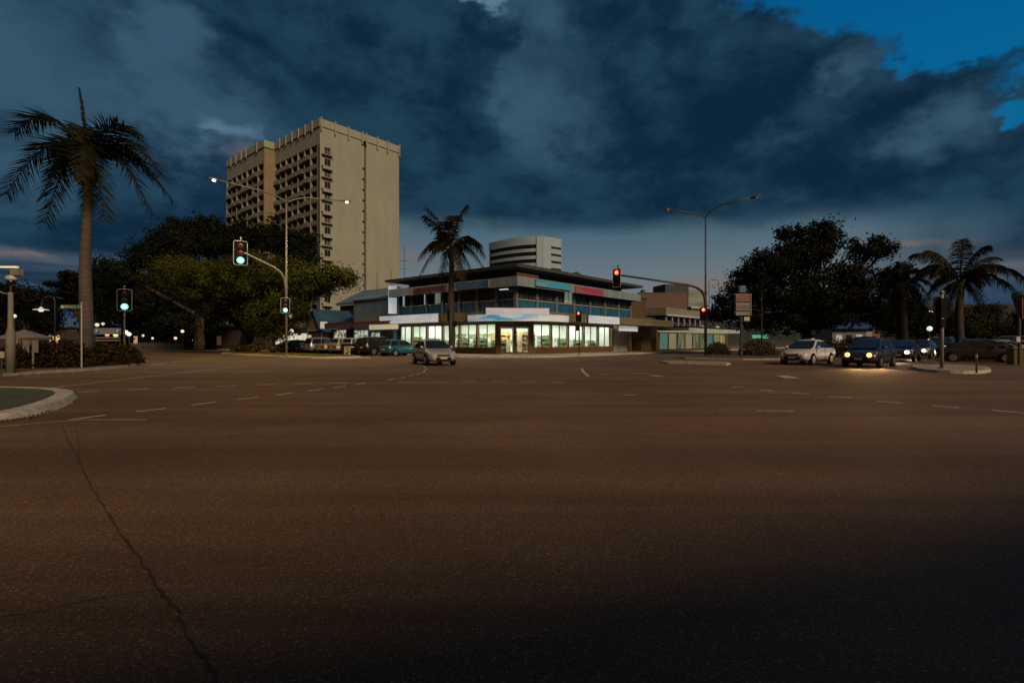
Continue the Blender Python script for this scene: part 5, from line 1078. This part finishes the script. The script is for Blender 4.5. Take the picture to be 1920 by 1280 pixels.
q = MB(); q.lathe([(.48, z1), (.5, z1+.06), (.36, z1+.26), (.1, z1+.34), (.01, z1+.4)], 16, c=(c_.x, 0, 0)); q.build('cap', M('teal_cap', (.03, .09, .11), .5), lo, smooth=True)
q = MB(); q.box(Lk(1903, 641)+Vector((0, -.1, 0)), Lk(1910, 631)+Vector((0, .1, 0))); q.build('meter_box', SILL, t)
q = MB(); q.tube([Lk(1911, 600), Lk(1911, 596)+Vector((.0, 0, .1)), (c_.x, 0, z0)], .05, 8); q.build('bracket', MATS['green_pole'], t)
t = thing('timber_planter', 'low yellowish timber planter box at the right edge under the lantern post', 'planter', (P(1916,640,30.6).x, 30.6, 0), R(-20)); q = MB(); q.box((-.5, -.3, 0), (.6, .5, .95)); q.build('box', M('timber_yellow', (.12, .085, .03), .8, var=.25, scale=3), t); q = MB(); q.box((-.55, -.35, .95), (.65, .55, 1.0)); [q.box((-.52, -.33, .2+.25*k), (.62, -.301, .24+.25*k)) for k in range(3)]; q.build('trim', BROWNP, t)

# ---------------------------------------------------------------- cars
def loft(sections, close=True):
    n = len(sections[0]); vs = [p for s in sections for p in s]; fs = []
    for i in range(len(sections)-1):
        for k in range(n-1 if not close else n):
            k2 = (k+1) % n; fs.append((i*n+k, (i+1)*n+k, (i+1)*n+k2, i*n+k2))
    fs.append(tuple(range(n))); fs.append(tuple((len(sections)-1)*n+k for k in range(n-1, -1, -1)))
    return vs, fs
KIND = dict(
 sedan=dict(st=[(-2.2,.66,.42,.84),(-2.12,.80,.3,.98),(-1.7,.86,.24,1.03),(-1.0,.87,.22,.98),(0,.87,.22,.95),(.95,.87,.22,.95),(1.55,.86,.24,.86),(2.0,.80,.26,.74),(2.2,.62,.36,.6)], cab=(-1.75,-.85,.2,1.12,.98,1.47,.8,.58), wh=(-1.3,1.35,.32)),
 hatch=dict(st=[(-1.95,.7,.42,.86),(-1.88,.82,.3,1.0),(-1.5,.85,.24,1.02),(-.8,.86,.22,.98),(0,.86,.22,.96),(.9,.86,.22,.96),(1.45,.84,.24,.88),(1.8,.78,.28,.76),(1.95,.6,.38,.62)], cab=(-1.88,-1.45,.15,1.15,.99,1.53,.8,.6), wh=(-1.2,1.25,.31)),
 suv=dict(st=[(-2.3,.78,.5,1.05),(-2.22,.88,.4,1.12),(-1.8,.92,.34,1.14),(-1.0,.93,.34,1.12),(0,.93,.34,1.1),(1.0,.93,.34,1.1),(1.7,.92,.36,1.04),(2.15,.87,.4,.95),(2.3,.74,.48,.8)], cab=(-2.2,-1.95,.2,1.1,1.12,1.78,.86,.7), wh=(-1.4,1.42,.38)),
 ute=dict(st=[(-2.5,.8,.55,.92),(-2.45,.88,.45,.98),(-1.6,.9,.4,1.0),(-.75,.92,.38,1.06),(0,.92,.36,1.06),(1.0,.92,.36,1.06),(1.75,.9,.38,1.02),(2.25,.86,.42,.94),(2.4,.74,.5,.8)], cab=(-.75,-.6,.3,1.15,1.07,1.75,.86,.7), wh=(-1.55,1.55,.38)))
PARTSFOR = {}
def car(kind, label, cat, pos, heading, paint, group=None, lights=None, tail=False, bars=False):
    k = KIND[kind]; t = thing({'sedan': 'sedan_car', 'hatch': 'hatchback_car', 'suv': 'suv_car', 'ute': 'pickup_truck'}[kind], label, cat, pos, heading, group)
    secs = []
    for (x, w, zb, zt) in k['st']:
        hh = zt-zb; pr = [(0, zb), (w*.8, zb), (w*.95, zb+.08), (w, zb+hh*.42), (w*.985, zb+hh*.68), (w*.95, zt-.05), (w*.84, zt), (0, zt+.03)]
        full = [(x, y, z) for y, z in pr]+[(x, -y, z) for y, z in pr[-2:0:-1]]
        secs.append(full)
    vs, fs = loft(secs); m = MB(); m.add(vs, fs, 0)
    b0, r0, r1, b1, zb, zr, wb, wr = k['cab']
    # roof and pillars
    nx = [(b0, zb-.04, wb), (r0, zr-.05, wr+.03), (r0+.18, zr, wr), ((r0+r1)/2, zr+.03, wr), (r1-.1, zr, wr), (r1, zr-.04, wr+.02), (b1, zb-.06, wb)]
    cs = []
    for (x, z, w) in nx:
        s = min(1, (z-zb)/(zr-zb)) if z > zb else 0
        cs.append([(x, w, z), (x, w*.72, z+.03*s), (x, 0, z+.05*s), (x, -w*.72, z+.03*s), (x, -w, z)])
    base = [(x, wb if i in (0, len(nx)-1) else wb+.005, zb-.06) for i, (x, z, w) in enumerate(nx)]
    cv = [p for s in cs for p in s]; cf = []
    for i in range(len(cs)-1):
        for j in range(4): cf.append((i*5+j, i*5+j+1, (i+1)*5+j+1, (i+1)*5+j))
    o = len(cv)
    for i, (x, w, z) in enumerate(base): cv += [(x, w, z), (x, -w, z)]
    for i in range(len(cs)-1):
        cf.append((i*5, (i+1)*5, o+2*(i+1), o+2*i)); cf.append((i*5+4, o+2*i+1, o+2*(i+1)+1, (i+1)*5+4))
    m.add(cv, cf, 0)
    # wheel arches
    xr, xf, wrad = k['wh']; wmax = max(s[1] for s in k['st'])
    if kind == 'ute': m.box((-2.4, -.74, .98), (-.8, .74, 1.005), 1); 
    for x in (xr, xf):
        for sd in (-1, 1):
            m.lathe([(wrad+.075, sd*(wmax-.12)), (wrad+.075, sd*(wmax+.004)), (.02, sd*(wmax+.006))], 20, axis='y', c=(x, 0, wrad), mi=1)
    body = m.build('body', [paint, BLACK], t, smooth=False)
    for p in body.data.polygons: p.use_smooth = len(p.vertices) <= 4
    # lower sills and bumpers
    q = MB(); q.box((b0*.55, -wmax*.99, k['st'][4][2]-.02), (b1*.8, wmax*.99, k['st'][4][2]+.07)); q.build('sill', BLACK, body)
    # glazing
    def quad(name, a, b, c, d):
        q = MB(); q.add([a, b, c, d], [(0,1,2,3)]); return q.build(name, CGLASS, t)
    def lerp(a, b, s): return Vector(a).lerp(Vector(b), s)
    ws = .012
    fa, fb = Vector((b1, wb*.93, zb)), Vector((r1, wr*.93, zr-.02)); n_ = Vector((zr-zb, 0, b1-r1)).normalized()*ws*1.6
    q = MB(); A = [lerp(fa, fb, .06), lerp(fa, fb, .93)]
    q.add([A[0]+n_, Vector((A[0].x, -A[0].y, A[0].z))+n_, Vector((A[1].x, -A[1].y, A[1].z))+n_+Vector((0, 0, .02)), A[1]+n_+Vector((0, 0, .02))], [(0,1,2,3)]); q.build('windscreen', CGLASS, t)
    ra, rb_ = Vector((b0, wb*.92, zb)), Vector((r0, wr*.94, zr-.03)); n2 = Vector((-(zr-zb), 0, (r0-b0))).normalized()*ws*1.6
    A = [lerp(ra, rb_, .1), lerp(ra, rb_, .9)]; q = MB()
    q.add([A[0]+n2, A[1]+n2, Vector((A[1].x, -A[1].y, A[1].z))+n2, Vector((A[0].x, -A[0].y, A[0].z))+n2], [(0,1,2,3)]); q.build('rear_window', CGLASS, t)
    mid = (r0+r1)/2-.05 if kind != 'ute' else (r0+r1)/2
    for sd in (-1, 1):
        def sp(x, s):   # point on the side glass at height fraction s
            return Vector((x, sd*(wb+(wr+.02-wb)*s+.012), zb+(zr-zb)*s))
        def xat(bx, rx, s): return bx+(rx-bx)*s
        for (xa0, xa1, xb0, xb1) in ((xat(b0, r0, .08)+.1, xat(b0, r0, .86)+.1, mid-.04, mid-.04), (mid+.04, mid+.04, xat(b1, r1, .08)-.14, xat(b1, r1, .86)-.12)):
            q = MB(); q.add([sp(xa0, .08), sp(xb0, .08), sp(xb1, .86), sp(xa1, .86)], [(0,1,2,3) if sd < 0 else (3,2,1,0)]); q.build('side_window', CGLASS, t)
        q = MB(); q.lathe([(.01, 0), (.08, .03), (.09, .12), (.05, .18)], 10, axis='y', c=(b1-.35, sd*(wb+.02)-(.18 if sd < 0 else 0), zb+.08)); q.tube([(b1-.35, sd*(wb-.02), zb+.03), (b1-.35, sd*(wb+.08), zb+.08)], .025, 6); q.build('mirror', paint, t, smooth=True)
        for x in (mid+.12, b0*.55): 
            q = MB(); q.box((x, sd*(wmax*.985)-.012, zb-.14), (x+.16, sd*(wmax*.985)+.012, zb-.11)); q.build('door_handle', paint, t)
        q = MB()
        for x in (mid, b1-.28): q.box((x-.006, sd*wmax*.97-.012, .32), (x+.006, sd*wmax*.995+.006, zb-.05))
        q.build('door_seam', BLACK, body)
    for x in (xr, xf):
        for sd in (-1, 1):
            w = thing('wheel', None, None) if False else None
            q = MB(); y0 = sd*(wmax-.17); y1 = sd*(wmax+.015)
            q.lathe([(wrad*.6, y0), (wrad*.95, y0), (wrad, y0+sd*.03), (wrad, y1-sd*.03), (wrad*.95, y1), (wrad*.66, y1+sd*.002)], 24, axis='y', c=(x, 0, wrad)); wo = q.build('wheel', TYRE, t)
            q = MB(); q.lathe([(wrad*.66, y1), (wrad*.62, y1+sd*.008), (wrad*.56, y1-sd*.02), (.06, y1-sd*.015)], 20, axis='y', c=(x, 0, wrad), mi=1)
            for a in range(5):
                an = 2*PI*a/5; rm = Matrix.Translation((x, 0, wrad))@Matrix.Rotation(an, 4, 'Y'); q.box((-.045, min(y1-sd*.015, y1+sd*.012), .03), (.045, max(y1-sd*.015, y1+sd*.012), wrad*.6), 0, rm)
            q.lathe([(wrad*.67, y1+sd*.001), (wrad*.67, y1+sd*.012), (wrad*.58, y1+sd*.012)], 20, axis='y', c=(x, 0, wrad)); q.build('rim', [RIMM, BLACK], wo)
    xF, wF, zF0, zF1 = k['st'][-1]; xF2, wF2, _, zF3 = k['st'][-2]; xF3, wF3, _, zF4 = k['st'][-3]
    hl = {None: HLOFF, 'warm': HLON, 'white': HLWHITE}[lights]
    for sd in (-1, 1):
        q = MB(); zc = zF1+.06; a = Vector((xF+.015, sd*wF*.62, zc)); b_ = Vector((xF2+.02, sd*wF2*.98, zc+.05)); 
        q.add([a+Vector((0, 0, -.08)), b_+Vector((-.0, 0, -.08)), b_+Vector((-.28, sd*.03, .1)), a+Vector((-.06, 0, .09)), a+Vector((-.2, 0, -.08)), b_+Vector((-.2, 0, -.08)), b_+Vector((-.4, 0, .08)), a+Vector((-.3, 0, .08))], [(0,1,2,3),(4,7,6,5),(0,4,5,1),(3,2,6,7)])
        ho = q.build('headlight', HLOFF, t)
        if lights:
            q = MB(); q.lathe([(.001, .04), (.09, .025), (.125, -.03)], 14, axis='x', c=(xF+.03, sd*wF*.84, zc)); q.build('bulb', hl, ho)
        q = MB(); q.lathe([(.001, .02), (.06, .01), (.07, -.05)], 12, axis='x', c=(xF-.02, sd*wF*.88, zF0+.14)); q.build('fog_lamp', BLACK if lights is None else HLOFF, t)
        xR, wR, zR0, zR1 = k['st'][0]; xR2, wR2, _, zR3 = k['st'][1]
        q = MB(); q.box((xR-.02, sd*wR*.62-(.0 if sd > 0 else .26), zR1-.2), (xR+.14, sd*wR*.62+(.26 if sd > 0 else .0), zR1+.02)); q.box((xR2-.03, sd*wR2*.93-.03, zR1-.2), (xR2+.28, sd*wR2*.985+.02, zR1+.04)); q.build('tail_light', TLON if tail else TLOFF, t)
    q = MB(); q.box((xF-.1, -wF*.6, zF1-.06), (xF+.022, wF*.6, zF1+.06), 0); [q.box((xF-.1, -wF*.58, zF1-.045+.04*j), (xF+.028, wF*.58, zF1-.03+.04*j), 1) for j in range(3)]; q.build('grille', [BLACK, CHROME], t)
    q = MB(); q.box((xF-.1, -wF*.72, zF0-.02), (xF+.02, wF*.72, zF0+.13)); q.build('bumper_intake', BLACK, t)
    q = MB(); q.box((xF+.02, -.2, zF1-.2), (xF+.035, .2, zF1-.09)); q.build('number_plate', PLATE, t)
    q = MB(); q.box((k['st'][0][0]-.035, -.2, k['st'][0][3]-.28), (k['st'][0][0]-.01, .2, k['st'][0][3]-.17)); q.build('number_plate', PLATE, t)
    if kind == 'ute':
        q = MB()
        for a, b_ in (((-2.46, -.9, .96), (-.8, -.84, 1.16)), ((-2.46, .84, .96), (-.8, .9, 1.16)), ((-2.5, -.9, .6), (-2.44, .9, 1.16)), ((-.84, -.9, .96), (-.78, .9, 1.3))): q.box(a, b_)
        q.build('tray', paint, t)
    if bars or kind == 'suv':
        q = MB()
        for sd in (-1, 1): q.tube([(r0+.25, sd*wr*.9, zr+.1), (r1-.25, sd*wr*.9, zr+.1)], .02, 6); q.tube([(r0+.3, sd*wr*.9, zr), (r0+.25, sd*wr*.9, zr+.1)], .02, 6); q.tube([(r1-.3, sd*wr*.9, zr), (r1-.25, sd*wr*.9, zr+.1)], .02, 6)
        q.build('roof_rail', STEEL, t)
    return t
def paint(n, c, rough=.3, metal=.4): return M('car_paint_'+n, c, rough, metal, var=.05, scale=2, coat=.6)
SILV = paint('silver', (.36, .37, .4)); WHT = paint('white', (.42, .42, .44), .35, 0); TEAL = paint('teal', (.015, .13, .17)); BLK = paint('black', (.012, .012, .014)); GREY = paint('grey', (.09, .09, .1)); DBLU = paint('dark_blue', (.015, .03, .07)); CHAR = paint('charcoal', (.035, .03, .03)); PALE = paint('pale_silver', (.22, .24, .27)); CRM = paint('cream_white', (.26, .235, .2), .4, 0)
hd_ = lambda v: math.atan2(v[1], v[0])
HU, HV = GA, GA+PI/2
def at(px, Y): return (P(px, 640, Y).x, Y, 0)
car('sedan', 'silver sedan turning towards the camera in front of the corner shop', 'car', at(812, 31.2), hd_((.42, -.91)), SILV, lights=None)
car('sedan', 'white sedan waiting at the stop line left of the dark car with lit headlights', 'car', at(1514, 31.8), HU+PI-R(11), WHT)
car('hatch', 'dark car with two bright amber headlights beside the white sedan', 'car', at(1630, 28.6), HU+PI-R(9), CHAR, lights='warm')
QG = 'cars queuing behind the waiting cars on the right street'
car('sedan', 'dark sedan with white headlights just behind the amber lit dark car', 'car', at(1692, 37), HU+PI-R(4), CHAR, QG, lights='white')
car('sedan', 'grey sedan with glaring headlights in the middle of the queue', 'car', at(1728, 43), HU+PI-R(8), GREY, QG, lights='white')
car('suv', 'tall dark vehicle at the back of the queue with headlights on', 'car', at(1766, 52), HU+PI-R(8), BLK, QG, lights='warm')
car('suv', 'black four wheel drive behind the dark car with amber headlights', 'car', at(1622, 46), HU+PI, BLK, QG)
PG = 'cars parked in the right hand car park'
pk = [('sedan', 'nearest dark grey sedan in the right hand parking row', CHAR), ('hatch', 'second car in the right hand parking row, dark blue hatchback', DBLU), ('sedan', 'third car in the right hand parking row, pale silver sedan', PALE), ('sedan', 'fourth car in the right hand parking row, silver sedan', SILV), ('hatch', 'fifth car in the right hand parking row, dark hatchback', CHAR), ('sedan', 'sixth car in the right hand parking row, pale sedan', PALE), ('suv', 'farthest dark vehicle in the right hand parking row', BLK)]
p0 = Vector(at(1832, 35.0))
for i, (kd, lb, pn) in enumerate(pk): p = p0+Vector((2.35, 1.75, 0))*i; car(kd, lb, 'car', (p.x, p.y, 0), HV+PI+R(4), pn, PG)
LG = 'cars parked in front of the left shops'
lk = [('hatch', 'teal hatchback parked behind the silver sedan', TEAL, -6.1), ('suv', 'black four wheel drive parked left of the teal hatchback', BLK, -6.3), ('ute', 'black pickup truck parked behind the keep left sign', BLK, -6.2), ('ute', 'cream white pickup truck parked left of the black one', CRM, -6.1), ('ute', 'second pale pickup truck left of the cream white one', CRM, -6.0), ('suv', 'pale silver wagon parked left of the pale pickups', PALE, -6.2), ('sedan', 'dark blue sedan parked left of the silver wagon', DBLU, -6.0), ('hatch', 'dark hatchback right behind the lamp pole on the island', CHAR, -6.2), ('sedan', 'grey sedan at the far left end of the parked row', GREY, -6.0)]
for i, (kd, lb, pn, x) in enumerate(lk): p = SL(x, 9.8+2.75*i); car(kd, lb, 'car', (p.x, p.y, 0), HU+R((2, -2, 1, 0, 2, -1, 0, 1, 0)[i]), pn, LG)

# unseen wall added behind the camera to throw shade over the near road
a, b_ = Vector((-9, -4.3, 0)), Vector((18.0, 3.6, 0)); d = (b_-a); w = thing('added_shade_wall', 'long unseen wall added behind the camera to shade the near road', 'wall', a.lerp(b_, .5), math.atan2(d.y, d.x))
q = MB(); q.box((-d.length/2, -.12, 0), (d.length/2, .12, 3.2)); q.build('wall_face', M('wall_render', (.2, .18, .15), .9, bump=.3), w); q = MB(); q.box((-d.length/2-.05, -.18, 3.2), (d.length/2+.05, .18, 3.32)); q.build('coping', CONC, w)

# ---------------------------------------------------------------- sky
SUNEL = R(32); sun_h = Vector((.55, -.835, 0)).normalized()
W = bpy.data.worlds.new('World'); sc.world = W; W.use_nodes = True; nt = W.node_tree; L = nt.links.new
bg = nt.nodes['Background']; bg.inputs[1].default_value = .1
def mt(op, a, b=None, c=None, clamp=False):
    n = nt.nodes.new('ShaderNodeMath'); n.operation = op; n.use_clamp = clamp
    for i, v in enumerate((a, b, c)):
        if v is None: continue
        if isinstance(v, (int, float)): n.inputs[i].default_value = v
        else: L(v, n.inputs[i])
    return n.outputs[0]
tc = nt.nodes.new('ShaderNodeTexCoord'); sx = nt.nodes.new('ShaderNodeSeparateXYZ'); L(tc.outputs['Generated'], sx.inputs[0])
az = mt('ARCTAN2', sx.outputs[0], sx.outputs[1]); el = mt('ARCSINE', sx.outputs[2])
def vec(a, b, c=0.):
    n = nt.nodes.new('ShaderNodeCombineXYZ')
    for i, v in enumerate((a, b, c)):
        if isinstance(v, (int, float)): n.inputs[i].default_value = v
        else: L(v, n.inputs[i])
    return n.outputs[0]
def noise(v, scale, det=8, rough=.58, dist=0.):
    n = nt.nodes.new('ShaderNodeTexNoise'); n.inputs['Scale'].default_value = scale; n.inputs['Detail'].default_value = det; n.inputs['Roughness'].default_value = rough; n.inputs['Distortion'].default_value = dist; L(v, n.inputs['Vector']); return n.outputs
def sm(x, a, b):
    n = nt.nodes.new('ShaderNodeMapRange'); n.interpolation_type = 'SMOOTHSTEP'; L(x, n.inputs[0]); n.inputs[1].default_value = a; n.inputs[2].default_value = b; return n.outputs[0]
def mixc(f, a, b):
    n = nt.nodes.new('ShaderNodeMixRGB')
    for i, v in enumerate((f, a, b)):
        if isinstance(v, (int, float)): n.inputs[i].default_value = v
        elif isinstance(v, tuple): n.inputs[i].default_value = (*[10*q for q in v], 1)
        else: L(v, n.inputs[i])
    return n.outputs[0]
v0 = vec(az, mt('MULTIPLY', el, 1.5))
wn = noise(v0, 2.6, 6, .62); ws = nt.nodes.new('ShaderNodeSeparateColor'); L(wn['Color'], ws.inputs[0])
waz = mt('ADD', az, mt('MULTIPLY', mt('SUBTRACT', ws.outputs[0], .5), .34)); wel = mt('ADD', el, mt('MULTIPLY', mt('SUBTRACT', ws.outputs[1], .5), .22))
fn = noise(vec(az, mt('MULTIPLY', el, 1.6), 3.3), 9., 9, .6); 
faz = mt('ADD', waz, mt('MULTIPLY', mt('SUBTRACT', fn[0], .5), .16)); fel = mt('ADD', wel, mt('MULTIPLY', mt('SUBTRACT', fn[0], .5), .10))
def ae(px, py):
    a = math.atan((px-960)/960); return a, math.atan((640-py)/960*math.cos(a))
def blob(px, py, rx, ry, w=1., fine=True):
    a, e = ae(px, py); sa = rx/960*math.cos(a)**2; se = ry/960*math.cos(a)
    da = mt('DIVIDE', mt('SUBTRACT', faz if fine else waz, a), sa); de = mt('DIVIDE', mt('SUBTRACT', fel if fine else wel, e), se)
    return mt('MULTIPLY', mt('EXPONENT', mt('MULTIPLY', mt('ADD', mt('MULTIPLY', da, da), mt('MULTIPLY', de, de)), -1.)), w)
def add(*xs):
    r = xs[0]
    for x in xs[1:]: r = mt('ADD', r, x)
    return r
big = noise(vec(waz, mt('MULTIPLY', wel, 1.7), 1.7), 3.2, 9, .6)[0]
base = mixc(sm(mt('ADD', mt('MULTIPLY', big, .62), mt('MULTIPLY', fn[0], .38)), .41, .6), (.004, .019, .042), (.015, .05, .088))
lift = add(blob(60, 200, 150, 120, .8), blob(290, 55, 120, 70, .85), blob(380, 260, 150, 70, .9), blob(330, 30, 60, 40, .4), blob(20, 60, 120, 80, .55), blob(300, 190, 100, 60, .5), blob(60, 380, 130, 60, .35), blob(1090, 215, 140, 80, .75), blob(990, 160, 60, 80, .5), blob(1600, 110, 90, 45, .8), blob(1800, 185, 90, 50, .7), blob(1480, 230, 110, 70, .5), blob(1720, 260, 130, 60, .55), blob(970, 25, 120, 40, .6), blob(1250, 120, 160, 110, -.35), blob(700, 150, 220, 110, -.25), blob(1620, 170, 60, 60, -.3))
c1 = mixc(sm(mt('ADD', mt('MULTIPLY', lift, mt('ADD', .35, mt('MULTIPLY', fn[0], 1.25))), mt('MULTIPLY', mt('SUBTRACT', big, .5), .9)), .08, .92), base, (.037, .09, .143))
hot = add(blob(390, 265, 75, 28, .8), blob(880, 8, 55, 20, 1.5), blob(825, 4, 40, 14, 1.3), blob(955, 5, 40, 16, .9), blob(240, 300, 60, 20, .3))
c2 = mixc(sm(mt('MULTIPLY', hot, mt('ADD', .25, mt('MULTIPLY', fn[0], 1.4))), .25, 1.0), c1, (.1, .19, .27))
# lighter band of distant sky under the cloud base
edge = mt('ADD', el, mt('MULTIPLY', mt('SUBTRACT', fn[0], .5), .05))
cen = add(blob(1180, 500, 420, 200, 1.0, False), blob(850, 520, 200, 130, .6, False))
band = mt('MULTIPLY', sm(mt('ADD', edge, mt('MULTIPLY', mt('SUBTRACT', az, .1), .03)), .24, .195), sm(cen, .12, .55))
c3 = mixc(mt('MULTIPLY', band, .95), c2, mixc(sm(el, .22, .08), (.075, .14, .185), (.165, .2, .22)))
lb = mt('MULTIPLY', sm(edge, .145, .12), sm(az, -.45, -.6))
st = noise(vec(mt('MULTIPLY', az, .6), mt('MULTIPLY', el, 14.), 7.1), 3., 5, .6)[0]
c4 = mixc(mt('MULTIPLY', lb, sm(st, .32, .62)), c3, (.045, .078, .122))
rb2 = mt('MULTIPLY', sm(edge, .135, .1), sm(az, .55, .68))
c5 = mixc(mt('MULTIPLY', rb2, mt('ADD', .35, mt('MULTIPLY', sm(st, .35, .65), .6))), c4, mixc(sm(el, .04, .13), (.02, .045, .11), (.12, .14, .16)))
warm = mt('MULTIPLY', add(blob(1290, 520, 130, 22, 1.0), blob(1200, 545, 90, 20, .5), blob(75, 488, 60, 16, .8), blob(760, 500, 60, 45, .5), blob(1330, 545, 70, 20, .8), blob(425, 305, 40, 14, .5), blob(1690, 478, 80, 14, .7)), sm(st, .4, .62))
c6 = mixc(mt('MULTIPLY', mt('MINIMUM', warm, 1.), .8), c5, (.2, .15, .135))
# clear sky window at upper right: the sky texture itself
sky = nt.nodes.new('ShaderNodeTexSky'); sky.sky_type = 'NISHITA'; sky.sun_disc = False; sky.sun_elevation = SUNEL; sky.sun_rotation = math.atan2(sun_h.x, sun_h.y); sky.air_density = 1.5; sky.ozone_density = 4.
tn = nt.nodes.new('ShaderNodeMixRGB'); tn.blend_type = 'MULTIPLY'; tn.inputs[0].default_value = 1; L(sky.outputs[0], tn.inputs[1]); tn.inputs[2].default_value = (.012, .5, .8, 1)
def lin(px0, py0, px1, py1):
    a0, e0 = ae(px0, py0); a1, e1 = ae(px1, py1); nx_, ny_ = -(e1-e0), (a1-a0); l = math.hypot(nx_, ny_); nx_, ny_ = nx_/l, ny_/l
    return mt('ADD', mt('MULTIPLY', mt('SUBTRACT', faz, a0), nx_), mt('MULTIPLY', mt('SUBTRACT', fel, e0), ny_))
side = mt('MINIMUM', lin(1400, -10, 1940, 125), lin(1430, 60, 1455, -40) if False else lin(1400, -10, 1940, 125))
clr = mt('MAXIMUM', mt('MULTIPLY', sm(side, -.012, .02), sm(az, .3, .5)), mt('MULTIPLY', sm(blob(1905, 180, 60, 32, 1.), .3, .7), .85))
wisp = mt('SUBTRACT', 1., mt('MULTIPLY', sm(add(blob(1850, 120, 110, 26, 1.), blob(1880, 105, 60, 14, .5)), .25, .9), .75))
c7 = mixc(mt('MULTIPLY', clr, wisp), c6, tn.outputs[0])
# behind the camera and below the horizon only a dim even cloud layer
bk = sm(sx.outputs[1], .02, .35); c8 = mixc(bk, mixc(sm(big, .4, .6), (.03, .024, .018), (.07, .05, .034)), c7)
L(c8, bg.inputs[0])

# ---------------------------------------------------------------- lights, camera
sd = bpy.data.lights.new('evening_sun', 'SUN'); sd.energy = 2.9; sd.angle = R(18); sd.color = (1, .72, .41); so = bpy.data.objects.new('evening_sun', sd); COL.objects.link(so)
td = Vector((sun_h.x*math.cos(SUNEL), sun_h.y*math.cos(SUNEL), math.sin(SUNEL))); so.rotation_euler = td.to_track_quat('Z', 'Y').to_euler()
def spot(name, p, target, watts, col, cone, blend=.6, r=.15):
    l = bpy.data.lights.new(name, 'SPOT'); l.energy = watts; l.color = col; l.spot_size = R(cone); l.spot_blend = blend; l.shadow_soft_size = r
    o = bpy.data.objects.new(name, l); COL.objects.link(o); o.location = p; o.rotation_euler = (Vector(p)-Vector(target)).to_track_quat('Z', 'Y').to_euler(); return o
for i, p in enumerate(LIGHTS[:2]): spot('street_lamp_light', p, (p.x, p.y, 0), 2400, (1, .72, .42), 140)
for px, py, Y in ((1610, 666, 26.9), (1651, 667, 26.9)): p = P(px, py, Y); spot('headlight_beam', p, p+Vector((-4.5, -6, -.9)), 260, (1, .6, .22), 70, .8, .08)
for px, py, Y in ((1683, 662, 34.6), (1712, 661, 40)): p = P(px, py, Y); spot('headlight_beam', p, p+Vector((-5.5, -7, -.75)), 160, (1, .85, .65), 70, .8, .08)
cd = bpy.data.cameras.new('camera'); cd.sensor_width = 36; cd.lens = 18; cd.clip_end = 9000; cd.clip_start = .05; co = bpy.data.objects.new('camera', cd); COL.objects.link(co); co.location = (0, 0, CH); co.rotation_euler = (R(90), 0, 0); sc.camera = co
sc.view_settings.view_transform = 'Standard'; sc.view_settings.look = 'None'; sc.view_settings.exposure = 0; sc.view_settings.gamma = 1; sc.view_settings.use_curve_mapping = False
sc.render.engine = 'CYCLES'; cy = sc.cycles; cy.use_denoising = True; cy.denoiser = 'OPENIMAGEDENOISE'; cy.max_bounces = 6; cy.diffuse_bounces = 3; cy.transparent_max_bounces = 16; cy.sample_clamp_indirect = 4; cy.caustics_reflective = False; cy.caustics_refractive = False
